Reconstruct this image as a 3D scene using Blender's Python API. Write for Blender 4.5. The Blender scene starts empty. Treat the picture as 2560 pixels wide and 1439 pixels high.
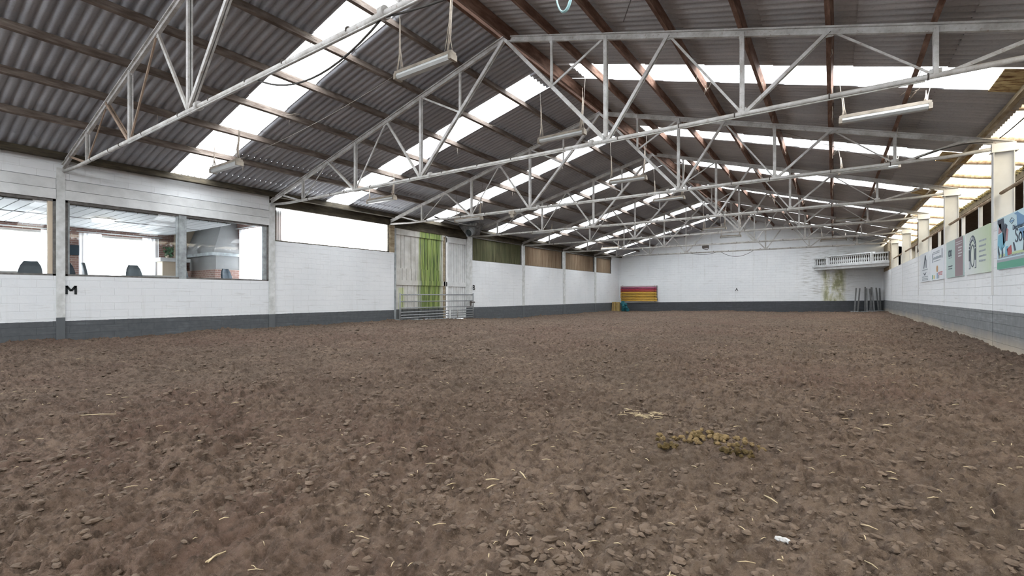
import bpy, math, random
import numpy as np
from mathutils import Vector, Matrix

# ------------------------------------------------------------------ camera, sky, exposure
H = 1.30                       # eye height over the sand; every height below is measured from the eye (rel) and lifted by H
scene = bpy.context.scene
C = scene.collection
cam_d = bpy.data.cameras.new('camera')
cam_d.sensor_width = 36.0
cam_d.lens = 36.0 * 1178.9 / 2560.0
cam_d.shift_y = 17.8 / 2560.0
cam_d.clip_end = 300
cam = bpy.data.objects.new('camera', cam_d); C.objects.link(cam)
cam.location = (0, 0, H); cam.rotation_euler = (math.pi/2, 0, 0.5984)
scene.camera = cam
w = bpy.data.worlds.new('overcast_sky'); scene.world = w; w.use_nodes = True
w.node_tree.nodes['Background'].inputs[0].default_value = (0.93, 0.965, 1.0, 1)
w.node_tree.nodes['Background'].inputs[1].default_value = 1.0
scene.view_settings.view_transform = 'Standard'
scene.view_settings.look = 'None'
scene.view_settings.gamma = 1.0
scene.view_settings.use_curve_mapping = False
scene.view_settings.exposure = 3.74
scene.cycles.max_bounces = 10
scene.cycles.diffuse_bounces = 5
scene.cycles.adaptive_threshold = 0.02
scene.cycles.transparent_max_bounces = 16
scene.cycles.sample_clamp_indirect = 6.0

XL, XR, XM = -16.59, 2.90, -6.40
L = 5.5
def Yn(n): return (n - 0.3504) * L
YB = Yn(8)                     # back wall
aL, aR = 1.37, 1.27            # truss panel widths
SL, SR = 0.262, 0.284          # roof slopes
ZR = 6.25                      # roof underside at the ridge
def roofz(x): return ZR - SL*(XM-x) if x < XM else ZR - SR*(x-XM)
SKY = [-4.6, 0.85, 6.38, 11.60, 17.05, 22.10, 27.5, 33.0, 38.4]

def portal(loc, sx, sy, rot):
    d = bpy.data.lights.new('skylight_portal', 'AREA'); d.shape = 'RECTANGLE'; d.size = sx; d.size_y = sy
    d.cycles.is_portal = True
    o = bpy.data.objects.new('skylight_portal', d); C.objects.link(o)
    o.location = (loc[0], loc[1], loc[2]+H); o.rotation_euler = rot
for y in SKY:
    for s in (-1, 1):
        x0 = XM + s*5.0
        portal((x0, y, roofz(x0)+0.12), 9.6, 1.1, (0, math.atan(SR if s > 0 else -SL), 0))
portal((3.6, 18, 3.75), 1.7, 52, (0, math.atan(0.2), 0))
portal((XL-0.35, 11.9, 2.55), 1.2, 5.2, (0, -math.pi/2, 0))

# ------------------------------------------------------------------ mesh helpers
ORG = {}
class MB:
    def __init__(s): s.v = []; s.f = []; s.m = []; s.sm = []
    def add(s, vs, fs, m=0, smooth=False):
        b = len(s.v); s.v += [tuple(v) for v in vs]
        s.f += [tuple(b+i for i in f) for f in fs]; s.m += [m]*len(fs); s.sm += [smooth]*len(fs)
        return s
    def box(s, x0, x1, y0, y1, z0, z1, m=0):
        return s.add([(x0,y0,z0),(x1,y0,z0),(x1,y1,z0),(x0,y1,z0),(x0,y0,z1),(x1,y0,z1),(x1,y1,z1),(x0,y1,z1)],
                     [(0,3,2,1),(4,5,6,7),(0,1,5,4),(1,2,6,5),(2,3,7,6),(3,0,4,7)], m)
    def bar(s, p, q, wd, h, up=(0,0,1), m=0, off=(0,0)):
        p, q = Vector(p), Vector(q); d = (q-p).normalized(); u = Vector(up)
        if abs(d.dot(u)) > 0.98: u = Vector((1,0,0))
        r = d.cross(u).normalized(); u = r.cross(d).normalized()
        p = p + r*off[0] + u*off[1]; q = q + r*off[0] + u*off[1]
        vs = []
        for e in (p, q):
            for a, b in ((-1,-1),(1,-1),(1,1),(-1,1)): vs.append(e + r*(a*wd/2) + u*(b*h/2))
        return s.add(vs, [(0,1,2,3),(7,6,5,4),(0,4,5,1),(1,5,6,2),(2,6,7,3),(3,7,4,0)], m)
    def tube(s, pts, r, n=8, m=0, caps=True):
        pts = [Vector(p) for p in pts]; rings = []
        u = None
        for i, p in enumerate(pts):
            d = (pts[min(i+1, len(pts)-1)] - pts[max(i-1, 0)]).normalized()
            if u is None:
                u = Vector((0,0,1)) if abs(d.z) < 0.9 else Vector((1,0,0))
            u = (u - d*u.dot(d)).normalized(); v = d.cross(u)
            rr = r[i] if isinstance(r, (list, tuple)) else r
            rings.append([p + (u*math.cos(2*math.pi*k/n) + v*math.sin(2*math.pi*k/n))*rr for k in range(n)])
        vs = [x for g in rings for x in g]; fs = []
        for i in range(len(pts)-1):
            for k in range(n):
                a, b = i*n+k, i*n+(k+1) % n
                fs.append((a, b, b+n, a+n))
        s.add(vs, fs, m, True)
        if caps:
            b = len(s.v) - len(vs)
            s.f += [tuple(b+k for k in range(n))[::-1], tuple(b+(len(pts)-1)*n+k for k in range(n))]
            s.m += [m, m]; s.sm += [False, False]
        return s
    def lathe(s, c, prof, n=12, m=0):
        vs = []; fs = []
        for (r, z) in prof:
            for k in range(n):
                a = 2*math.pi*k/n; vs.append((c[0]+r*math.cos(a), c[1]+r*math.sin(a), c[2]+z))
        for i in range(len(prof)-1):
            for k in range(n):
                a, b = i*n+k, i*n+(k+1) % n
                fs.append((a, b, b+n, a+n))
        return s.add(vs, fs, m, True)
    def poly(s, pts, nrm, t, m=0):                       # a flat outline with thickness t along nrm
        k = len(pts); nv = Vector(nrm)*t
        vs = [Vector(p) for p in pts] + [Vector(p)+nv for p in pts]
        fs = [tuple(range(k))[::-1], tuple(range(k, 2*k))] + [(i, (i+1) % k, k+(i+1) % k, k+i) for i in range(k)]
        return s.add(vs, fs, m)

def mk(name, mb, mats, loc):
    me = bpy.data.meshes.new(name)
    me.from_pydata([(v[0]-loc[0], v[1]-loc[1], v[2]-loc[2]) for v in mb.v], [], mb.f)
    for mt in (mats if isinstance(mats, (list, tuple)) else [mats]): me.materials.append(mt)
    me.polygons.foreach_set('material_index', mb.m); me.polygons.foreach_set('use_smooth', mb.sm)
    me.update()
    o = bpy.data.objects.new(name, me); C.objects.link(o); return o
def struct(name, mb, mats, parent=None):                 # geometry of the place itself, in rel coordinates
    o = mk(name, mb, mats, (0,0,0)); o.location = (0, 0, H)
    ORG[o.name] = (0,0,0)
    if parent: o.parent = parent; o.location = (0,0,0)
    else: o['kind'] = 'structure'
    return o
def tag(o, label, cat, group=None, kind=None):
    o['label'] = label; o['category'] = cat
    if group: o['group'] = group
    if kind: o['kind'] = kind
    return o
def thing(name, label, cat, loc, group=None):
    o = bpy.data.objects.new(name, None); C.objects.link(o); o.empty_display_size = 0.1
    o.location = (loc[0], loc[1], loc[2]+H); ORG[o.name] = tuple(loc)
    return tag(o, label, cat, group)
def part(name, mb, mats, parent, label=None):
    lo = ORG[parent.name]
    o = mk(name, mb, mats, lo); o.parent = parent; ORG[o.name] = lo
    if label: o['label'] = label
    return o
def one(name, mb, mats, label, cat, group=None, kind=None, loc=None):
    if loc is None:
        a = np.array(mb.v); loc = (float((a[:,0].min()+a[:,0].max())/2), float((a[:,1].min()+a[:,1].max())/2), float(a[:,2].min()))
    o = mk(name, mb, mats, loc); o.location = (loc[0], loc[1], loc[2]+H); ORG[o.name] = tuple(loc)
    return tag(o, label, cat, group, kind)
def dup(root, loc, label, rotz=None):
    r = root.copy(); C.objects.link(r); r.location = (loc[0], loc[1], loc[2]+H); r['label'] = label
    if rotz is not None: r.rotation_euler = (0, 0, rotz)
    for ch in list(root.children):
        c = ch.copy(); C.objects.link(c); c.parent = r
        for g in list(ch.children):
            d = g.copy(); C.objects.link(d); d.parent = c
    return r
def text(body, size, loc, facing, mat, parent=None, name='lettering', sx=1.0, depth=0.004, bold=0.0):
    cu = bpy.data.curves.new(name, 'FONT'); cu.body = body; cu.size = size; cu.extrude = depth
    cu.align_x = 'CENTER'; cu.align_y = 'CENTER'; cu.materials.append(mat)
    tmp = bpy.data.objects.new('tmp', cu); C.objects.link(tmp)
    if bold: cu.offset = bold
    me_ = bpy.data.meshes.new_from_object(tmp, depsgraph=bpy.context.evaluated_depsgraph_get())
    bpy.data.objects.remove(tmp)
    o = bpy.data.objects.new(name, me_); C.objects.link(o)
    o.rotation_euler = {'+X': (math.pi/2, 0, math.pi/2), '-X': (math.pi/2, 0, -math.pi/2), '-Y': (math.pi/2, 0, 0)}[facing]
    o.scale = (sx, 1, 1)
    if parent:
        lo = ORG[parent.name]; o.parent = parent; o.location = (loc[0]-lo[0], loc[1]-lo[1], loc[2]-lo[2])
    else: o.location = (loc[0], loc[1], loc[2]+H)
    return o

# ------------------------------------------------------------------ materials
def lin(r, g, b):
    f = lambda c: (c/255/12.92) if c/255 <= 0.04045 else ((c/255+0.055)/1.055)**2.4
    return (f(r), f(g), f(b), 1)
class NT:
    def __init__(s, name):
        s.mat = bpy.data.materials.new(name); s.mat.use_nodes = True
        s.t = s.mat.node_tree; s.n = s.t.nodes; s.bs = s.n['Principled BSDF']; s.out = s.n['Material Output']
        s.bs.inputs['Specular IOR Level'].default_value = 0.25
    def node(s, ty, **kw):
        n = s.n.new(ty)
        for k, v in kw.items(): setattr(n, k, v)
        return n
    def link(s, a, b): s.t.links.new(a, b)
    def coord(s, kind='Object'):
        return s.node('ShaderNodeTexCoord').outputs[kind]
    def mapping(s, src, scale=(1,1,1), rot=(0,0,0), loc=(0,0,0)):
        m = s.node('ShaderNodeMapping'); m.inputs['Scale'].default_value = scale
        m.inputs['Rotation'].default_value = rot; m.inputs['Location'].default_value = loc
        s.link(src, m.inputs['Vector']); return m.outputs[0]
    def noise(s, vec, scale, detail=4, rough=0.55):
        n = s.node('ShaderNodeTexNoise'); n.inputs['Scale'].default_value = scale
        n.inputs['Detail'].default_value = detail; n.inputs['Roughness'].default_value = rough
        s.link(vec, n.inputs['Vector']); return n.outputs['Fac']
    def ramp(s, fac, a, b, ca=(0,0,0,1), cb=(1,1,1,1)):
        r = s.node('ShaderNodeValToRGB'); r.color_ramp.elements[0].position = a; r.color_ramp.elements[1].position = b
        r.color_ramp.elements[0].color = ca; r.color_ramp.elements[1].color = cb
        s.link(fac, r.inputs[0]); return r.outputs[0]
    def mix(s, fac, a, b, mode='MIX'):
        m = s.node('ShaderNodeMix', data_type='RGBA', blend_type=mode)
        for sock, v in ((m.inputs[0], fac), (m.inputs[6], a), (m.inputs[7], b)):
            if isinstance(v, bpy.types.NodeSocket): s.link(v, sock)
            elif isinstance(v, (int, float)): sock.default_value = v
            else: sock.default_value = v
        return m.outputs[2]
    def math(s, op, a, b=0.0, c=None):
        m = s.node('ShaderNodeMath', operation=op)
        for i, v in enumerate((a, b, c)):
            if v is None: continue
            if isinstance(v, bpy.types.NodeSocket): s.link(v, m.inputs[i])
            else: m.inputs[i].default_value = v
        return m.outputs[0]
    def sep(s, v):
        x = s.node('ShaderNodeSeparateXYZ'); s.link(v, x.inputs[0]); return x.outputs
    def comb(s, x, y, z):
        c = s.node('ShaderNodeCombineXYZ')
        for i, v in enumerate((x, y, z)):
            if isinstance(v, bpy.types.NodeSocket): s.link(v, c.inputs[i])
            else: c.inputs[i].default_value = v
        return c.outputs[0]
    def bump(s, h, strength=0.3, dist=0.01):
        b = s.node('ShaderNodeBump'); b.inputs['Strength'].default_value = strength; b.inputs['Distance'].default_value = dist
        s.link(h, b.inputs['Height']); s.link(b.outputs[0], s.bs.inputs['Normal'])
    def base(s, c):
        if isinstance(c, bpy.types.NodeSocket): s.link(c, s.bs.inputs['Base Color'])
        else: s.bs.inputs['Base Color'].default_value = c
    def rough(s, r): s.bs.inputs['Roughness'].default_value = r; return s

def plain(name, col, rough=0.6, var=0.15, scale=6, metal=0.0, bump=0.0):
    t = NT(name); co = t.coord()
    n = t.noise(co, scale, 5)
    dark = (col[0]*(1-var*2), col[1]*(1-var*2), col[2]*(1-var*2), 1)
    t.base(t.mix(t.ramp(n, 0.3, 0.7), dark, col)); t.rough(rough); t.bs.inputs['Metallic'].default_value = metal
    if bump: t.bump(t.noise(co, scale*4, 4), bump, 0.01)
    return t.mat
def masonry(name, axis, paint, band, bz0, bzk=0.0, low=None, stain=None, courses=0.2, bump=0.55):
    """painted block wall; axis = coordinate running along the wall; the lower band is painted up to z = bz0 + bzk*x"""
    t = NT(name); co = t.coord(); x, y, z = t.sep(co)
    a = y if axis == 'y' else x
    uv = t.comb(a, z, 0.0)
    br = t.node('ShaderNodeTexBrick'); br.inputs['Scale'].default_value = 1.0
    br.inputs['Brick Width'].default_value = 0.62; br.inputs['Row Height'].default_value = courses
    br.inputs['Mortar Size'].default_value = 0.007; br.inputs['Mortar Smooth'].default_value = 0.6
    br.inputs['Color1'].default_value = (1,1,1,1); br.inputs['Color2'].default_value = (0.93,0.93,0.93,1); br.inputs['Mortar'].default_value = (0,0,0,1)
    wob = t.noise(co, 1.4, 3)
    uv2 = t.comb(t.math('ADD', a, t.math('MULTIPLY', wob, 0.05)), t.math('ADD', z, t.math('MULTIPLY', wob, 0.02)), 0.0)
    t.link(uv2, br.inputs['Vector'])
    n1 = t.noise(co, 0.55, 6, 0.6); n2 = t.noise(co, 7, 5, 0.6)
    c = t.mix(t.ramp(n1, 0.35, 0.75), (paint[0]*0.90, paint[1]*0.91, paint[2]*0.92, 1), paint)
    # worn dark patches along the joints
    streak = t.noise(t.mapping(co, (1.2, 1.2, 14)), 1.0, 6, 0.65)
    c = t.mix(t.math('MULTIPLY', t.ramp(streak, 0.58, 0.74), 0.42), c, (0.36,0.35,0.33,1))
    drip = t.noise(t.mapping(co, (5, 5, 0.35)), 1.0, 5, 0.6)
    c = t.mix(t.math('MULTIPLY', t.ramp(drip, 0.56, 0.80), 0.22), c, (0.40,0.38,0.33,1))
    c = t.mix(t.math('MULTIPLY', t.math('SUBTRACT', 1.0, br.outputs['Fac']), 0.0), c, c)
    c = t.mix(t.math('MULTIPLY', br.outputs['Fac'], 0.10), c, (0.35,0.34,0.33,1))
    if stain: c = stain(t, x, y, z, c)
    edge = t.math('ADD', t.math('SUBTRACT', z, t.math('MULTIPLY', x, bzk)), t.math('MULTIPLY', t.noise(co, 9, 3), 0.02))
    isband = t.math('LESS_THAN', edge, bz0 + 0.01)
    bc = t.mix(t.ramp(n2, 0.35, 0.7), (band[0]*0.8, band[1]*0.8, band[2]*0.8, 1), band)
    bc = t.mix(t.math('MULTIPLY', t.ramp(streak, 0.55, 0.75), 0.45), bc, (band[0]*1.9, band[1]*1.95, band[2]*2.0, 1))
    bc = t.mix(t.math('MULTIPLY', br.outputs['Fac'], 0.35), bc, (band[0]*0.5, band[1]*0.5, band[2]*0.5, 1))
    if low:                                              # sand-scuffed blocks at the foot of the wall
        lf = t.ramp(t.math('DIVIDE', t.math('SUBTRACT', t.math('ADD', z, t.math('MULTIPLY', n1, 0.5)), low[0]), low[1]-low[0]), 0.0, 1.0)
        bc = t.mix(lf, low[2], bc)
    c = t.mix(isband, c, bc)
    t.base(c); t.rough(0.75)
    hgt = t.math('ADD', t.math('MULTIPLY', br.outputs['Fac'], -1.0), t.math('MULTIPLY', n2, 0.5))
    t.bump(hgt, bump, 0.012)
    return t.mat

WHITE = (0.80, 0.815, 0.83, 1); BAND = (0.105, 0.113, 0.122, 1)
M = {}
M['wall_left'] = masonry('painted_blocks_left', 'y', WHITE, BAND, -0.675)
def back_stain(t, x, y, z, c):
    n = t.noise(t.mapping(t.coord(), (2.2, 2.2, 0.9)), 1.3, 6, 0.7)
    def win(v, a, b, s):
        return t.math('MULTIPLY', t.ramp(v, 0.0, 1.0) if False else t.math('SMOOTH_MIN', 1.0, t.math('MAXIMUM', 0.0, t.math('DIVIDE', t.math('SUBTRACT', v, a), s)), 0.1),
                      t.math('SMOOTH_MIN', 1.0, t.math('MAXIMUM', 0.0, t.math('DIVIDE', t.math('SUBTRACT', b, v), s)), 0.1))
    m = t.math('MULTIPLY', win(x, -0.85, 0.85, 0.35), win(z, -0.9, 2.2, 0.5))
    f = t.math('MULTIPLY', m, t.ramp(n, 0.34, 0.56))
    col = t.mix(t.ramp(n, 0.40, 0.68), (0.50, 0.48, 0.22, 1), (0.16, 0.17, 0.06, 1))
    c = t.mix(t.math('MULTIPLY', f, 0.85), c, col)
    st = t.noise(t.mapping(t.coord(), (1.0, 1.0, 11)), 1.4, 6, 0.6)
    m2 = t.math('MULTIPLY', win(x, -2.6, 1.6, 0.9), win(z, -0.6, 4.0, 0.9))
    return t.mix(t.math('MULTIPLY', t.math('MULTIPLY', m2, t.ramp(st, 0.50, 0.66)), 0.65), c, (0.20, 0.19, 0.16, 1))
M['wall_back'] = masonry('painted_blocks_back', 'x', WHITE, (0.07,0.075,0.083,1), -0.42, 0.0165, stain=back_stain)
M['wall_right'] = masonry('painted_blocks_right', 'y', WHITE, (0.21,0.22,0.23,1), -0.34, low=(-0.86, -0.55, (0.42,0.36,0.29,1)), courses=0.2, bump=0.9)
M['board_white'] = plain('weathered_white_boards', (0.70,0.71,0.71,1), 0.7, 0.10, 3, bump=0.3)
M['frame'] = plain('weathered_window_frame', (0.20,0.19,0.18,1), 0.7, 0.25, 9, bump=0.3)
M['frame_pale'] = plain('grey_painted_timber', (0.42,0.45,0.46,1), 0.7, 0.25, 5, bump=0.3)

def wood(name, ca, cb, scale=(6, 1.2, 6), f=(0.35, 0.7)):
    t = NT(name); co = t.coord()
    n = t.noise(t.mapping(co, scale), 2.0, 6, 0.65)
    big = t.noise(co, 0.9, 3)
    c = t.mix(t.ramp(n, f[0], f[1]), ca, cb); c = t.mix(t.math('MULTIPLY', t.ramp(big, 0.4, 0.7), 0.5), c, ca)
    t.base(c); t.rough(0.85); t.bump(n, 0.5, 0.008); return t.mat
M['purlin_grey'] = wood('limewashed_purlin', (0.085,0.062,0.050,1), (0.25,0.21,0.18,1))
M['purlin_brown'] = wood('brown_purlin', (0.09,0.045,0.03,1), (0.28,0.17,0.125,1))
M['purlin_pale'] = wood('pale_purlin', (0.20,0.15,0.09,1), (0.50,0.42,0.30,1))
M['log'] = wood('round_pole_wood', (0.22,0.15,0.10,1), (0.55,0.45,0.34,1))
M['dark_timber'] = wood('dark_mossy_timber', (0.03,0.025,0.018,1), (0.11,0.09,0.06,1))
M['plank_dark'] = wood('dark_shed_boards', (0.05,0.035,0.025,1), (0.16,0.12,0.09,1), (6, 6, 1))

t = NT('dusty_white_steel'); co = t.coord()
n = t.noise(co, 3.0, 6, 0.7); g = t.noise(co, 22, 4, 0.6)
c = t.mix(t.ramp(n, 0.40, 0.72), (0.36,0.345,0.325,1), (0.62,0.62,0.615,1))
c = t.mix(t.math('MULTIPLY', t.ramp(g, 0.58, 0.72), 0.6), c, (0.20,0.13,0.085,1))
geo = t.node('ShaderNodeNewGeometry'); up = t.sep(geo.outputs['Normal'])[2]
c = t.mix(t.math('MULTIPLY', t.ramp(up, 0.4, 0.9), 0.8), c, (0.30,0.25,0.20,1))      # dust settled on top faces
t.base(c); t.rough(0.65); M['steel'] = t.mat
M['steel_column'] = plain('white_painted_column', (0.66,0.665,0.66,1), 0.6, 0.08, 2.0)
M['steel_dark'] = plain('dark_steel_strap', (0.10,0.085,0.075,1), 0.7, 0.2, 10)
M['galv'] = plain('galvanised_tube', (0.34,0.35,0.36,1), 0.45, 0.15, 14, metal=0.3)
M['pvc_grey'] = plain('grey_plastic_post', (0.20,0.205,0.21,1), 0.5, 0.15, 5)
M['black'] = plain('black_paint', (0.015,0.018,0.02,1), 0.5, 0.1, 8)
M['cable'] = plain('dusty_cable', (0.06,0.055,0.05,1), 0.7, 0.2, 20)
M['wire'] = plain('dusty_wire', (0.30,0.27,0.24,1), 0.8, 0.2, 20)
M['web'] = plain('dusty_cobweb', (0.50,0.43,0.36,1), 0.95, 0.2, 20)
M['lamp_body'] = plain('dusty_lamp_housing', (0.38,0.33,0.27,1), 0.6, 0.22, 7)
M['lamp_glass'] = plain('white_lamp_diffuser', (0.50,0.51,0.50,1), 0.35, 0.08, 5)
M['concrete'] = plain('painted_concrete_post', (0.62,0.63,0.63,1), 0.8, 0.12, 4, bump=0.4)

def roofmat(name, ca, cb):
    t = NT(name); co = t.coord()
    n = t.noise(co, 0.5, 5, 0.6); g = t.noise(co, 30, 3, 0.6); st = t.noise(t.mapping(co, (0.4, 6, 1)), 1.0, 5, 0.6)
    c = t.mix(t.ramp(n, 0.3, 0.7), ca, cb); c = t.mix(t.math('MULTIPLY', t.ramp(st, 0.5, 0.75), 0.35), c, (cb[0]*1.5, cb[1]*1.45, cb[2]*1.4, 1))
    c = t.mix(t.math('MULTIPLY', t.ramp(g, 0.5, 0.7), 0.15), c, (0.05,0.05,0.05,1))
    t.base(c); t.rough(0.9); return t.mat
M['roof_left'] = roofmat('fibre_cement_left', (0.30,0.31,0.34,1), (0.42,0.43,0.46,1))
M['roof_right'] = roofmat('fibre_cement_right', (0.31,0.305,0.31,1), (0.43,0.42,0.425,1))

def translucent(name, ca, cb, clear, scale=(1,1,1), pos=(0.35,0.65), streak=None):
    t = NT(name); co = t.coord()
    n = t.noise(t.mapping(co, scale), 1.5, 6, 0.65); col = t.mix(t.ramp(n, pos[0], pos[1]), ca, cb)
    tr = t.node('ShaderNodeBsdfTranslucent'); tp = t.node('ShaderNodeBsdfTransparent'); df = t.node('ShaderNodeBsdfDiffuse')
    t.link(col, tr.inputs[0]); t.link(col, tp.inputs[0]); t.link(col, df.inputs[0])
    a = t.node('ShaderNodeMixShader'); a.inputs[0].default_value = 0.35; t.link(tr.outputs[0], a.inputs[1]); t.link(df.outputs[0], a.inputs[2])
    b = t.node('ShaderNodeMixShader'); b.inputs[0].default_value = clear; t.link(a.outputs[0], b.inputs[1]); t.link(tp.outputs[0], b.inputs[2])
    t.link(b.outputs[0], t.out.inputs[0]); return t.mat
M['skylight'] = translucent('clear_roof_sheet', (0.88,0.9,0.9,1), (0.97,0.97,0.97,1), 0.75)
M['fibreglass'] = translucent('fibreglass_panel', (0.75,0.74,0.68,1), (0.96,0.96,0.95,1), 0.55, (1,9,0.5), (0.28,0.42))
M['leanto'] = translucent('cream_translucent_sheet', (0.62,0.50,0.33,1), (0.90,0.84,0.70,1), 0.30, (1,2,1))
M['curtain'] = translucent('sheer_curtain', (0.80,0.82,0.84,1), (0.92,0.93,0.94,1), 0.35, (6,6,0.4))
def dirty_panel(name, c1, c2, c3):
    t = NT(name); co = t.coord()
    a = t.noise(t.mapping(co, (1, 7, 0.35)), 1.6, 6, 0.65); b = t.noise(co, 0.7, 4)
    c = t.mix(t.ramp(a, 0.35, 0.65), c1, c2); c = t.mix(t.math('MULTIPLY', t.ramp(b, 0.4, 0.65), 0.6), c, c3)
    t.base(c); t.rough(0.8); return t.mat
M['panel_green'] = dirty_panel('algae_green_panel', (0.04,0.04,0.02,1), (0.17,0.16,0.09,1), (0.085,0.095,0.048,1))
M['panel_brown'] = dirty_panel('brown_stained_panel', (0.16,0.10,0.06,1), (0.34,0.26,0.18,1), (0.20,0.15,0.10,1))

t = NT('barn_door_planks'); co = t.coord(); x, y, z = t.sep(co)
n = t.noise(co, 2.2, 5); dr = t.noise(t.mapping(co, (1, 9, 0.5)), 1.5, 6, 0.65); fine = t.noise(t.mapping(co, (1, 26, 0.8)), 1.0, 4)
c = t.mix(t.ramp(n, 0.3, 0.7), (0.47,0.455,0.42,1), (0.68,0.67,0.64,1))
c = t.mix(t.math('MULTIPLY', t.ramp(dr, 0.52, 0.72), 0.45), c, (0.28,0.25,0.18,1))
def band_mask(v, a, b, s):
    return t.math('MULTIPLY', t.math('MINIMUM', 1.0, t.math('MAXIMUM', 0.0, t.math('DIVIDE', t.math('SUBTRACT', v, a), s))),
                  t.math('MINIMUM', 1.0, t.math('MAXIMUM', 0.0, t.math('DIVIDE', t.math('SUBTRACT', b, v), s))))
yw = t.math('ADD', y, t.math('MULTIPLY', t.math('SUBTRACT', fine, 0.5), 0.5))
gm = band_mask(yw, 16.25, 18.05, 0.25)
gc = t.mix(t.ramp(dr, 0.42, 0.58), (0.018,0.045,0.012,1), (0.17,0.27,0.035,1))
gc = t.mix(t.ramp(fine, 0.45, 0.65), gc, (0.34,0.40,0.12,1))
c = t.mix(t.math('MULTIPLY', gm, 0.93), c, gc)
gm2 = t.math('MULTIPLY', band_mask(yw, 15.05, 15.45, 0.15), t.math('LESS_THAN', z, 0.35))
c = t.mix(t.math('MULTIPLY', gm2, 0.7), c, (0.45,0.52,0.18,1))
lowd = t.math('LESS_THAN', z, -0.66)
c = t.mix(lowd, c, (0.10,0.105,0.105,1))
t.base(c); t.rough(0.75); M['door'] = t.mat

t = NT('brown_brick'); co = t.coord(); x, y, z = t.sep(co)
br = t.node('ShaderNodeTexBrick'); br.inputs['Scale'].default_value = 1; br.inputs['Brick Width'].default_value = 0.22; br.inputs['Row Height'].default_value = 0.075
br.inputs['Mortar Size'].default_value = 0.006; br.inputs['Color1'].default_value = (0.22,0.12,0.10,1); br.inputs['Color2'].default_value = (0.30,0.18,0.15,1); br.inputs['Mortar'].default_value = (0.42,0.38,0.35,1)
t.link(t.comb(t.math('ADD', x, y), z, 0.0), br.inputs['Vector']); t.base(br.outputs['Color']); t.rough(0.8); M['brick'] = t.mat
M['hood'] = plain('grey_plaster', (0.30,0.30,0.30,1), 0.8, 0.05, 2)
M['beige'] = plain('beige_board', (0.62,0.52,0.40,1), 0.7, 0.05, 2)
M['lounge_ceiling'] = plain('white_ceiling_panel', (0.50,0.51,0.52,1), 0.6, 0.03, 2)
M['lounge_floor'] = plain('lounge_floor_tile', (0.45,0.42,0.40,1), 0.6, 0.1, 2)
M['chair_blue'] = plain('dark_blue_chair', (0.035,0.055,0.075,1), 0.5, 0.1, 5)
M['chair_grey'] = plain('grey_chair_shell', (0.12,0.14,0.15,1), 0.5, 0.1, 5)
M['table'] = plain('pale_table_top', (0.60,0.58,0.55,1), 0.5, 0.05, 3)
M['green_leaf'] = plain('dusty_green_leaves', (0.10,0.20,0.11,1), 0.7, 0.2, 12)
t = NT('window_glass'); gl = t.node('ShaderNodeBsdfGlossy'); gl.inputs['Roughness'].default_value = 0.02
tp = t.node('ShaderNodeBsdfTransparent'); tp.inputs[0].default_value = (0.95,0.98,0.99,1)
lw = t.node('ShaderNodeFresnel'); lw.inputs[0].default_value = 1.5
mx = t.node('ShaderNodeMixShader'); t.link(lw.outputs[0], mx.inputs[0]); t.link(tp.outputs[0], mx.inputs[1]); t.link(gl.outputs[0], mx.inputs[2])
t.link(mx.outputs[0], t.out.inputs[0]); M['glass'] = t.mat
t = NT('lit_lamp'); e = t.node('ShaderNodeEmission'); e.inputs[0].default_value = (1,0.93,0.82,1); e.inputs[1].default_value = 0.55
t.link(e.outputs[0], t.out.inputs[0]); M['lit'] = t.mat

t = NT('arena_sand'); co = t.coord(); x, y, z = t.sep(co)
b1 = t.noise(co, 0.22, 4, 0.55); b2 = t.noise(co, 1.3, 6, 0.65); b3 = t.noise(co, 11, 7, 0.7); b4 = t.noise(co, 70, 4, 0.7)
c = t.mix(t.ramp(b1, 0.40, 0.62), (0.205,0.155,0.117,1), (0.222,0.140,0.108,1))
c = t.mix(t.ramp(b2, 0.38, 0.70), c, (0.345,0.250,0.188,1))
c = t.mix(t.math('MULTIPLY', t.ramp(b3, 0.50, 0.30), 0.0), c, c)
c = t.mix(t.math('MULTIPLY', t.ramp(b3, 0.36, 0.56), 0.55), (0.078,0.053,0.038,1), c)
c = t.mix(t.math('MULTIPLY', t.ramp(b4, 0.60, 0.74), 0.45), c, (0.42,0.34,0.27,1))
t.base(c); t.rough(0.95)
b5 = t.noise(co, 26, 6, 0.72)
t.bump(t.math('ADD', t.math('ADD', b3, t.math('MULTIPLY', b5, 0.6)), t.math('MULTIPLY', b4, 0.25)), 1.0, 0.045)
M['sand'] = t.mat
M['clod'] = plain('dark_soil_clod', (0.175,0.128,0.096,1), 0.95, 0.28, 9, bump=0.5)
M['straw'] = plain('dry_straw', (0.62,0.50,0.32,1), 0.8, 0.15, 9)
M['dung'] = plain('horse_dung', (0.13,0.09,0.035,1), 0.95, 0.3, 30, bump=0.6)
M['dung_pale'] = plain('crumbled_dung', (0.25,0.175,0.085,1), 0.95, 0.25, 30, bump=0.6)
M['stone'] = plain('pale_stone', (0.60,0.60,0.60,1), 0.8, 0.2, 30)

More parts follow.
